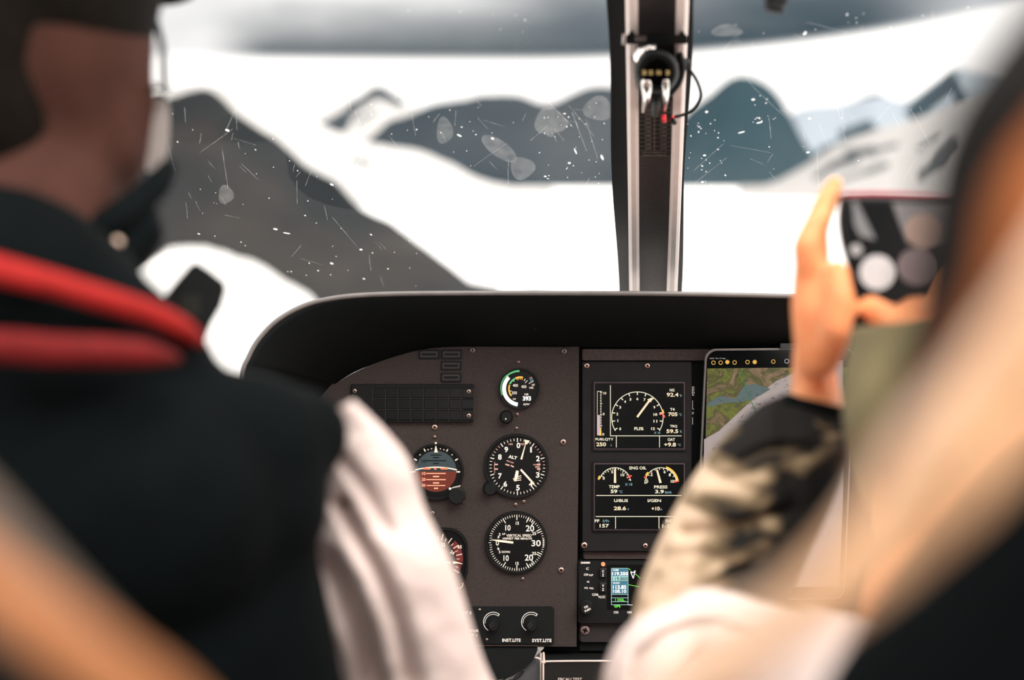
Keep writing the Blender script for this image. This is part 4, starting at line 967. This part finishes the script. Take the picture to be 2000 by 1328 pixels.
#@@PEOPLE
SKIN = mat('skin', (.058, .025, .019), .7, spec=.04, sss=.25, var=.12, scale=40)
HANDSKIN = mat('hand_skin', (.86, .34, .15), .5, spec=.25, sss=.45, var=.12, scale=50)
HAIR = mat('dark_brown_hair', (.0105, .0080, .0055), .8, spec=.08, var=.4, scale=200)
CLOTHB = mat('black_vest_cloth', (.0032, .0056, .0064), .85, spec=.06, sheen=.0, var=.2, scale=30)
REDC = mat('red_collar_band', (.31, .014, .012), .7, spec=.15, var=.2, scale=90, bump=.2)
PINKW = mat('pale_pink_shirt', (.75, .63, .595), .85, spec=.1, var=.04, scale=20)
def ell(bm, px, py, d, rx, ry, rz, seg=24): sphere(bm, P(px, py, d), 1, (rx, ry, rz), seg)
def grooved(bm, grooves, away=FW, only_front=True):
    for v in bm.verts:
        rel = v.co-CAM; z = rel.dot(FW); px = 1000+rel.dot(RX)/z*FPX; py = 664-rel.dot(UP)/z*FPX
        k = 0
        for line_, wd, dp in grooves:
            dmin = min(seg_d((px, py), a, b) for a, b in zip(line_[:-1], line_[1:]))
            k += dp*math.exp(-(dmin/wd)**2)
        k += noise.fractal(Vector((px*.012, py*.012, z*3)), .7, 2, 3)*.0025
        v.co += away*k
def sleeve(pairs, n=56, sub=10, ratio=.5):
    """rings spanning from left outline point to right outline point (px,py,px,py,depth)"""
    q = catmull(pairs, sub); bm = new(); rings = []
    for x0, y0, x1, y1, d in q:
        A, B = P(x0, y0, d), P(x1, y1, d); c = (A+B)/2; u = (B-A)/2; v = FW*(u.length*ratio*2)
        rings.append([c+u*math.cos(2*math.pi*i/n)+v*math.sin(2*math.pi*i/n) for i in range(n)])
    loft(bm, rings)
    return bm
# ---------------- pilot
pl = thing('person', 'person seen from behind in black vest with red collar stripes and pale pink sleeves', 'person', P(60, 1500, .85))
def pilot_body(bm):
    ell(bm, 68, 60, .85, .068, .095, .105); ell(bm, 74, 190, .86, .068, .085, .075)
    ell(bm, 112, 268, .86, .054, .072, .050)                     # jaw
    sphere(bm, P(140, 240, .965), .014); sphere(bm, P(285, 190, .86), .012, (.5, 1, 1.9))   # nose, ear
    limb(bm, [P(60, 250, .85), P(20, 560, .80)], [.052, .058])
    limb(bm, [P(-250, 860, .78), P(20, 700, .78), P(100, 830, .78), P(480, 900, .82)], [.028, .055, .045, .03])
    ell(bm, 100, 1300, .84, .14, .085, .20)
    ell(bm, 80, 1900, .86, .15, .10, .16)
    limb(bm, [P(500, 905, .82), P(600, 960, .865), P(715, 960, .89), P(742, 1100, .905), P(800, 1300, .95), P(900, 1500, 1.1), P(960, 1500, 1.25)], [.028, .009, .011, .016, .018, .019, .018])
    limb(bm, [P(-330, 930, .84), P(-375, 1000, .88), P(-465, 1250, .90), P(-500, 1500, .94), P(-300, 1600, 1.15)], [.020, .012, .014, .018, .02])
    for sx in (-1, 1):
        limb(bm, [P(80+sx*250, 2150, .9), P(80+sx*300, 1950, 1.35), P(80+sx*250, 2300, 1.62), V((-.55+sx*.15, 1.72, .045))], [.075, .055, .04, .042])
    for k in range(4): limb(bm, [P(960+k*14, 1500, 1.28), P(975+k*16, 1510, 1.33), P(970+k*16, 1530, 1.35)], [.010, .0085, .007])
    limb(bm, [P(950, 1490, 1.25), P(930, 1490, 1.30)], [.011, .008])
body_ = fused('body', pilot_body, .006, SKIN, pl, 8)
def hair_b(bm):
    ell(bm, 85, -70, .842, .068, .098, .090); ell(bm, 20, 30, .835, .060, .092, .10)
    ell(bm, -10, 150, .82, .052, .07, .085)
fused('hair', hair_b, .006, HAIR, pl, 4)
def cap_b(bm):
    for i in range(26):
        t = i/25; sphere(bm, P(60, -120-60*t, .85), .075*(1-.2*t), (1, 1.25, .6))
    for i in range(14):
        t = i/13; sphere(bm, P(150+170*t, -58+36*t, .90+.09*t), .034*(1-.42*t), (1.3, 1.1, .62))
fused('cap', cap_b, .006, CLOTHB, pl, 4, label='black cap brim')
def vest_b(bm):
    limb(bm, [P(-330, 900, .80), P(-100, 860, .76), P(100, 872, .76), P(300, 886, .77), P(490, 878, .80), P(590, 850, .82)], [.05, .047, .047, .046, .044, .028], seg=16)
    limb(bm, [P(-100, 960, .77), P(300, 990, .77), P(490, 980, .80)], [.07, .07, .045], seg=16)
    ell(bm, 180, 1290, .82, .135, .09, .17, 32)
    ell(bm, 110, 1650, .84, .16, .10, .16, 32)
    limb(bm, [P(440, 900, .80), P(470, 1100, .81), P(500, 1330, .82), P(540, 1600, .86)], [.046, .045, .050, .06], seg=16)
    limb(bm, [P(-60, 520, .80), P(60, 560, .755), P(250, 640, .77), P(360, 690, .79)], [.055, .048, .028, .016], seg=14)
    limb(bm, [P(-60, 500, .80), P(80, 508, .775), P(190, 530, .785), P(245, 560, .79)], [.038, .028, .022, .014], seg=14)
    limb(bm, [P(-60, 650, .78), P(150, 690, .75), P(350, 725, .78)], [.05, .042, .022], seg=14)
fused('vest', vest_b, .006, CLOTHB, pl, 10, label='black quilted vest')
bm = new(); tube(bm, [P(-330, 480, .86), P(-290, 470, .80), P(-220, 470, .75), P(-120, 490, .72), P(0, 527, .70), P(100, 553, .70), P(200, 583, .71), P(300, 615, .73), P(360, 645, .75), P(392, 672, .79)], [.006, .0068, .0072, .0072, .0072, .0066, .0064, .0062, .0058, .004], 18, flat=1.)
obj('collar_stripe', bm, REDC, pl, smooth=True, label='bright red collar stripe')
bm = new(); tube(bm, [P(-400, 690, .80), P(-330, 690, .74), P(-240, 686, .705), P(-120, 680, .69), P(0, 676, .685), P(100, 683, .685), P(200, 686, .69), P(280, 690, .70), P(345, 700, .73)], [.006, .0075, .0085, .0085, .0082, .0078, .0074, .0066, .0025], 18)
obj('collar_stripe', bm, mat('deep_red_band', (.13, .007, .007), .7, spec=.15, var=.2, scale=90), pl, smooth=True, label='lower darker red collar stripe')
SLV = [(655, 800, 690, 782, .84), (640, 850, 752, 842, .86), (630, 910, 800, 905, .875), (615, 1000, 830, 995, .89), (606, 1100, 878, 1090, .90), (615, 1200, 912, 1190, .92), (645, 1300, 944, 1290, .94), (690, 1400, 985, 1385, .97), (760, 1500, 1020, 1480, 1.1)]
bm = sleeve(SLV, 72, 12, .52)
grooved(bm, [([(665, 985), (700, 1050), (745, 1130), (780, 1220), (805, 1340)], 13, .026), ([(640, 1100), (668, 1150), (700, 1230), (725, 1340)], 20, .040), ([(672, 900), (715, 960), (760, 1040)], 12, .010), ([(612, 1110), (620, 1200), (650, 1300)], 12, .008)])
obj('sleeve', bm, PINKW, pl, smooth=True, label='pale pink shirt sleeve with deep folds')
bm = sleeve([(-390, 820, -300, 800, .84), (-460, 1000, -290, 1000, .88), (-570, 1250, -360, 1250, .9), (-590, 1500, -420, 1500, .94)], 40, 8, .45)
obj('sleeve', bm, PINKW, pl, smooth=True)
gl = thing('glasses', 'thin dark glasses with a pale lens at the edge of the pilot face', 'glasses', P(310, 200, .93))
bm = new(); tube(bm, [P(296, 175, .84), P(312, 172, .88), P(322, 170, .93)], .0016, 8); tube(bm, [P(305, 40, .93), P(318, 100, .93), P(321, 168, .93), P(326, 185, .93)], .0022, 8); obj('frame', bm, BLACK, gl, smooth=True)
bm = new(); loft(bm, [[P(x, y, d_) for x, y in catmull([(304, 190), (326, 194), (331, 240), (326, 300), (314, 322), (288, 336), (286, 300), (294, 240), (304, 190)], 4)[:-1]] for d_ in (.935, .938)]); obj('lens', bm, mat('pale_lens', (.42, .38, .36), .4, spec=.3), gl, label='pale glossy lens')
hs = thing('headset', 'black headset microphone and boom below the pilot jaw', 'headset', P(240, 430, .84))
bm = new(); tube(bm, [P(329, 325, .86), P(305, 362, .84), P(262, 400, .82), P(205, 440, .80), P(120, 480, .79)], [.005, .0082, .0088, .009, .008], 12, flat=1.0); obj('boom', bm, CLOTHB, hs, smooth=True)
def mic_b(bm): limb(bm, [P(286, 425, .84), P(265, 455, .83), P(235, 490, .82), P(200, 515, .80)], [.009, .0165, .0165, .012])
fused('microphone', mic_b, .003, CLOTHB, hs, 4)
bm = new(); tube(bm, [P(214, 496, .785), P(226, 478, .785), P(234, 466, .785)], [.0022, .0032, .0018], 10); obj('clip', bm, mat('warm_clip', (.8, .6, .48), .3, metal=.3), hs, smooth=True, label='small shiny clip')
bk = thing('window_bracket', 'black angular bracket seen over the pilot right shoulder against the snow', 'bracket', P(385, 640, .9))
bm = new(); loft(bm, [[P(x, y, d_) for x, y in [(312, 592), (340, 555), (372, 518), (384, 513), (408, 528), (438, 552), (441, 566), (432, 598), (412, 632), (398, 668), (396, 740), (320, 740), (306, 640)]] for d_ in (.91, .96)]); obj('bracket_body', bm, BLACK, bk)
bm = new(); loft(bm, [[P(x, y, d_) for x, y in rrect(352, 575, 392, 620, 6)] for d_ in (.905, .912)]); obj('clip_plate', bm, mat('bracket_olive', (.014, .015, .010), .5), bk)
# ---------------- passenger with raised hand
pa = thing('person', 'person at the right in camouflage jacket raising one hand to hold a camera', 'person', P(2050, 1600, .85))
def pas_body(bm):
    ell(bm, 2330, 40, .90, .070, .092, .105); ell(bm, 2330, 190, .93, .056, .075, .07); sphere(bm, P(2310, 150, 1.0), .014)
    sphere(bm, P(2115, 120, .90), .012, (.5, 1, 1.9))
    limb(bm, [P(2330, 250, .90), P(2260, 560, .86)], [.05, .055])
    limb(bm, [P(1850, 1000, .80), P(2180, 720, .85), P(2600, 950, .85)], [.045, .07, .045])
    ell(bm, 2200, 1300, .87, .15, .09, .22)
    ell(bm, 2150, 1900, .88, .15, .10, .16)
    limb(bm, [P(1850, 1040, .80), P(1720, 1420, .74), P(1420, 1330, .86), P(1372, 1255, .93), P(1435, 1060, .955), P(1530, 880, .975), P(1590, 785, .99)], [.034, .026, .02, .017, .017, .015, .016])       # left arm
    limb(bm, [P(2600, 950, .85), P(2250, 1370, .80), P(1960, 1200, .80), P(1810, 1000, .82), P(1758, 720, .88)], [.034, .024, .024, .022, .016])       # right arm
    for sx in (-1, 1): limb(bm, [P(2100+sx*230, 2150, .9), P(2050+sx*250, 1950, 1.35), P(2050+sx*200, 2300, 1.62), V((.62+sx*.12, 1.72, .045))], [.075, .055, .04, .042])
def pas_hand(bm):
    # wrist and palm, seen edge on
    limb(bm, [P(1592, 800, 1.0), P(1592, 745, 1.0), P(1590, 690, 1.0)], [.020, .0165, .015], seg=14)
    for k in range(5): limb(bm, [P(1590, 705, .965+k*.016), P(1582, 600, .955+k*.019), P(1581, 530, .955+k*.019)], [.0125, .013, .011])
    F = [((1578, 520, .950), (1574, 480, .945), (1590, 440, .950), (1606, 418, .962)),
         ((1590, 520, .972), (1590, 450, .968), (1608, 400, .972), (1622, 374, .98)),
         ((1594, 520, .994), (1594, 440, .994), (1614, 392, .996), (1630, 362, 1.0)),
         ((1594, 520, 1.016), (1594, 450, 1.018), (1612, 405, 1.018), (1626, 380, 1.015))]
    for f in F: limb(bm, [P(*p) for p in f], [.0098, .0088, .008, .0068], seg=12, step=.3)
    limb(bm, [P(1606, 700, .965), P(1632, 640, .94), P(1640, 580, .938), P(1636, 530, .945)], [.013, .011, .010, .008], seg=12, step=.3)
    # other hand gripping the lower right of the camera
    limb(bm, [P(1762, 700, .885), P(1795, 640, .94)], [.016, .022])
    for k, (a, b) in enumerate(((1840, 600), (1850, 560), (1855, 520), (1850, 480))): limb(bm, [P(1830, 640-k*20, .95), P(a+20, b, .985), P(a-20, b-6, 1.0)], [.010, .009, .0075])
    limb(bm, [P(1780, 660, .93), P(1735, 625, .93), P(1700, 600, .945)], [.012, .010, .0085])
def pas_all(bm): pas_body(bm); pas_hand(bm)
fused('body', pas_all, .0036, HANDSKIN, pa, 3, .4)
def hair2(bm): ell(bm, 2340, 20, .885, .073, .095, .108); ell(bm, 2350, 170, .86, .06, .06, .09)
fused('hair', hair2, .007, HAIR, pa, 4)
def camo_mat(name, bias=-.03):
    m = bpy.data.materials.new(name); m.use_nodes = True; nt = m.node_tree; L = nt.links.new
    b = nt.nodes['Principled BSDF']; b.inputs['Roughness'].default_value = .85; b.inputs['Specular IOR Level'].default_value = .1
    tc = nd(nt, 'ShaderNodeTexCoord'); mp = nd(nt, 'ShaderNodeMapping'); mp.inputs['Rotation'].default_value = (0, R(30), 0); mp.inputs['Scale'].default_value = (11, 11, 22); L(tc.outputs['Object'], mp.inputs[0])
    n1 = nd(nt, 'ShaderNodeTexNoise'); n1.inputs['Scale'].default_value = 1.3; n1.inputs['Detail'].default_value = 2.5; n1.inputs['Distortion'].default_value = 1.; L(mp.outputs[0], n1.inputs['Vector'])
    cr = nd(nt, 'ShaderNodeValToRGB'); e = cr.color_ramp.elements
    e[0].position = 0; e[0].color = (.010, .010, .010, 1); e[1].position = .62; e[1].color = (.66, .50, .36, 1)
    for p, c in ((.42, (.014, .013, .012)), (.45, (.09, .065, .04)), (.49, (.13, .095, .055)), (.54, (.34, .25, .16))):
        q = e.new(p); q.color = (*c, 1)
    sp = nd(nt, 'ShaderNodeSeparateXYZ'); L(tc.outputs['Object'], sp.inputs[0])
    m1 = nd(nt, 'ShaderNodeMath', operation='MULTIPLY_ADD'); L(sp.outputs[0], m1.inputs[0]); m1.inputs[1].default_value = -4.6  # camouflage turns darker to the right, side shading put into the pattern
    ad = nd(nt, 'ShaderNodeMath', operation='MULTIPLY_ADD'); L(sp.outputs[2], ad.inputs[0]); ad.inputs[1].default_value = 1.9; ad.inputs[2].default_value = bias; L(ad.outputs[0], m1.inputs[2])
    a = nd(nt, 'ShaderNodeMath', operation='ADD'); L(n1.outputs['Fac'], a.inputs[0]); L(m1.outputs[0], a.inputs[1]); L(a.outputs[0], cr.inputs['Fac']); L(cr.outputs[0], b.inputs['Base Color'])
    return m
CAMO = [(1228, 1250, 1470, 1290, .93), (1250, 1150, 1530, 1175, .945), (1298, 1035, 1572, 1085, .955), (1350, 940, 1618, 990, .965), (1412, 858, 1648, 900, .975), (1480, 795, 1650, 835, .985), (1540, 768, 1640, 800, .99)]
bm = sleeve(CAMO, 64, 10, .42)
grooved(bm, [([(1448, 905), (1500, 880), (1580, 880)], 14, .010), ([(1340, 1042), (1440, 1035), (1540, 1000)], 14, .012), ([(1300, 1085), (1380, 1085), (1460, 1120)], 12, .008), ([(1530, 800), (1540, 900), (1560, 1000)], 18, .008)])
cs = obj('jacket_sleeve', bm, camo_mat('shaded_camouflage'), pa, loc=P(1430, 1000, .96), smooth=True, label='camouflage sleeve in cream, tan and black')
bm = sleeve([(1530, 768, 1650, 796, .985), (1528, 785, 1652, 812, .982)], 40, 4, .42); obj('cuff', bm, CLOTHB, pa, smooth=True, label='dark cuff')
def psl(bm):
    limb(bm, [P(1345, 1350, .84), P(1420, 1270, .83), P(1700, 1420, .70)], [.052, .034, .05], seg=20)
    limb(bm, [P(1310, 1340, .86), P(1375, 1215, .86), P(1430, 1205, .855)], [.040, .0215, .016], seg=16)
    limb(bm, [P(1270, 1310, .86), P(1280, 1500, .86), P(1350, 1700, .84)], [.027, .035, .05], seg=16)
    limb(bm, [P(1420, 1400, .85), P(1400, 1650, .84)], [.055, .06], seg=16)
b3 = fused('shirt_sleeve', psl, .004, PINKW, pa, 10, label='pale pink upper sleeve bunched below the elbow')
t_ = bmesh.new(); t_.from_mesh(b3.data); bmesh.ops.translate(t_, verts=t_.verts, vec=origin(b3))
grooved(t_, [([(1232, 1335), (1250, 1285), (1290, 1245), (1340, 1225), (1400, 1218), (1450, 1235)], 9, .016), ([(1310, 1335), (1330, 1300), (1370, 1270)], 9, .007), ([(1380, 1185), (1440, 1195)], 10, .003)])
bmesh.ops.translate(t_, verts=t_.verts, vec=-origin(b3)); t_.to_mesh(b3.data); t_.free()
OLIVE = mat('olive_sleeve_cloth', (.19, .155, .07), .85, var=.35, scale=14)
bm = sleeve([(1668, 640, 1840, 620, .895), (1650, 750, 1870, 745, .87), (1655, 880, 1910, 870, .84), (1690, 1000, 1960, 1000, .82), (1800, 1200, 2120, 1200, .80), (2050, 1400, 2450, 1350, .80)], 48, 8, .55)
obj('jacket_sleeve', bm, OLIVE, pa, smooth=True, label='olive sleeve of the other arm')
def pvest(bm):
    limb(bm, [P(1850, 1020, .82), P(2180, 760, .86), P(2620, 980, .86)], [.05, .08, .05]); ell(bm, 2200, 1300, .88, .165, .10, .23); ell(bm, 2150, 1900, .88, .165, .11, .16)
fused('jacket', pvest, .008, CLOTHB, pa, 6)
# camera in the hand
cmr = thing('handheld_camera', 'black camera with red top edge and glossy back held in the raised hand', 'camera', P(1750, 600, .975))
co_ = catmull([(1640, 384), (1700, 383), (1780, 386), (1866, 390), (1872, 480), (1868, 560), (1840, 602), (1760, 606), (1706, 592), (1672, 552), (1648, 500), (1636, 440), (1640, 384)], 5)[:-1]
bm = new(); loft(bm, [[P(x, y, .992) for x, y in co_], [P(1750+(x-1750)*.99, 490+(y-490)*.99, .966) for x, y in co_], [P(1750+(x-1750)*.96, 490+(y-490)*.96, .963) for x, y in co_]]); obj('camera_body', bm, mat('camera_black', (.006, .0075, .008), .3, spec=.3), cmr)
bm = new(); tube(bm, [P(1632, 383, .978), P(1700, 379, .978), P(1780, 381, .978), P(1866, 385, .978)], [.0022, .0018, .0018, .0016], 8, sub=3); obj('top_edge', bm, mat('red_trim', (.45, .015, .03), .4), cmr, smooth=True, label='dark red top edge')
def cpoly(name, pts, m, d=.9622, label=None):
    bm = new(); loft(bm, [[P(x, y, d) for x, y in pts], [P(x, y, d+.0006) for x, y in pts]]); return obj(name, bm, m, scr_, label=label)
bm = new(); loft(bm, [[P(x, y, d_) for x, y in rrect(1654, 396, 1856, 590, 22)] for d_ in (.9628, .9642)])
scr_ = obj('rear_screen', bm, mat('camera_glass', (.004, .005, .006), .2, spec=.15), cmr)
G1 = mat('screen_grey', (.2, .2, .2), .3, emit=.42, ecol=(.55, .52, .52), var=.05)
cpoly('screen_picture', [(1664, 392), (1674, 394), (1710, 468), (1680, 462), (1668, 440)], mat('screen_dim', (.1, .1, .1), .3, emit=.20, ecol=(.55, .55, .57)))
cpoly('screen_picture', [(1742, 396), (1852, 398), (1850, 470), (1800, 486), (1766, 470)], mat('screen_dim2', (.1, .1, .1), .3, emit=.28, ecol=(.52, .46, .46)))
cpoly('screen_picture', circ(1798, 450, 34, 24), mat('screen_peach', (.2, .15, .12), .3, emit=.42, ecol=(.68, .42, .34)), .9618)
cpoly('screen_picture', circ(1786, 520, 36, 24), mat('screen_mauve', (.12, .1, .1), .3, emit=.24, ecol=(.52, .36, .38)), .9616)
cpoly('screen_picture', circ(1672, 488, 12, 16), G1, .9612)
cpoly('screen_picture', circ(1713, 532, 34, 30), mat('screen_light', (.3, .3, .3), .3, emit=.55, ecol=(.78, .72, .70)), .9610)
# ---------------- near person at the right: dark jacket, long highlighted hair
npn = thing('person', 'blurred person close at the right with long dark to blond hair and black jacket', 'person', P(2500, 1500, .42))
def near_body(bm):
    ell(bm, 2950, -200, .36, .075, .095, .11); limb(bm, [P(2950, 300, .37), P(2950, 900, .38)], [.05, .055])
    limb(bm, [P(2350, 1400, .42), P(2950, 1100, .41), P(3900, 1450, .42)], [.04, .05, .04]); ell(bm, 2950, 2600, .44, .15, .075, .24); limb(bm, [V((.25, .40, .70)), V((.22, .62, .62)), V((.22, .66, .05))], [.08, .06, .05]); limb(bm, [V((.40, .40, .70)), V((.42, .62, .62)), V((.42, .66, .05))], [.08, .06, .05])
fused('body', near_body, .009, SKIN, npn, 4)
def near_jacket(bm):
    limb(bm, [P(2060, 1560, .42), P(2350, 1250, .42), P(2950, 1050, .42), P(4200, 1500, .42)], [.075, .075, .08, .07]); ell(bm, 2900, 2500, .44, .19, .11, .27)
    limb(bm, [P(2100, 1500, .42), P(1800, 1700, .44), P(1500, 1900, .5)], [.07, .055, .05])
fused('jacket', near_jacket, .009, mat('near_black_cloth', (.0040, .0058, .0066), .9, spec=.05), npn, 6, label='black jacket')
def near_hair(bm): ell(bm, 2950, -230, .355, .083, .10, .115)
fused('hair', near_hair, .008, HAIR, npn, 3)
def lock(pts, c, name, n=20, flat_=.55, label=None, m=None):
    bm = new(); tube(bm, [P(x, y, d) for x, y, h_, d in pts], [h_*d/FPX for x, y, h_, d in pts], n, flat=flat_, side=FW)
    return obj('hair_lock', bm, m or mat('hair_'+name, c, .6, var=.3, scale=90, spec=.2, bump=.3), npn, smooth=True, label=label)
lock([(2830, -330, 110, .345), (2640, -420, 110, .32), (2190, -60, 100, .295), (2000, 170, 105, .29), (1918, 300, 100, .29), (1890, 430, 98, .29), (1868, 600, 100, .29), (1822, 740, 90, .29), (1750, 870, 68, .29), (1680, 970, 40, .29)], (.010, .008, .007), 'black', label='near black strand')
lock([(2850, -260, 110, .34), (2620, -200, 90, .31), (2330, 60, 80, .28), (2140, 250, 90, .275), (2025, 400, 85, .272), (1975, 560, 62, .27), (1905, 700, 52, .27), (1810, 830, 45, .27), (1720, 940, 40, .27)], (.30, .095, .028), 'chestnut', label='chestnut brown strand')
lock([(2850, -150, 110, .34), (2640, 20, 100, .30), (2350, 240, 110, .27), (2170, 430, 100, .262), (2060, 600, 95, .26), (1950, 760, 95, .26), (1840, 900, 100, .26), (1768, 1010, 88, .26), (1660, 1120, 70, .26), (1535, 1215, 58, .26), (1390, 1290, 55, .26), (1250, 1380, 45, .26)], (.78, .58, .43), 'blond', label='pale blond strand')
lock([(2860, 0, 110, .335), (2640, 190, 100, .30), (2300, 420, 110, .265), (2100, 620, 100, .255), (1990, 770, 95, .252), (1890, 900, 88, .25), (1780, 1010, 78, .25), (1680, 1100, 65, .25), (1580, 1190, 52, .25), (1470, 1280, 42, .25), (1340, 1370, 36, .25)], (.62, .36, .20), 'tan', label='tan strand')
sp_ = thing('floating_strap', 'blurred tan leather strap crossing the lower left corner of the view', 'strap', P(0, 1060, .25))  # strap floats free in the foreground, nothing holds it up
bm = new(); tube(bm, [P(x, y, d) for x, y, d in ((-900, -100, .44), (-560, 420, .34), (-330, 760, .29), (-170, 960, .28), (-50, 1090, .275), (60, 1190, .27), (170, 1285, .27), (310, 1400, .27), (520, 1560, .27))], [.0095, .0095, .0095, .0105, .0105, .0088, .0074, .0064, .006], 20, flat=.4, side=FW)
obj('strap_band', bm, mat('tan_leather', (.17, .125, .095), .6, var=.15, scale=30), sp_, smooth=True)
bm = new(); tube(bm, [P(x, y, d) for x, y, d in ((-200, 975, .265), (-60, 1100, .262), (60, 1196, .258), (180, 1292, .258), (320, 1398, .258), (500, 1580, .265))], [.004, .0048, .0055, .006, .006, .006], 16, flat=.4, side=FW)
obj('lower_edge', bm, mat('orange_leather', (.46, .17, .055), .6), sp_, smooth=True, label='orange lower edge')
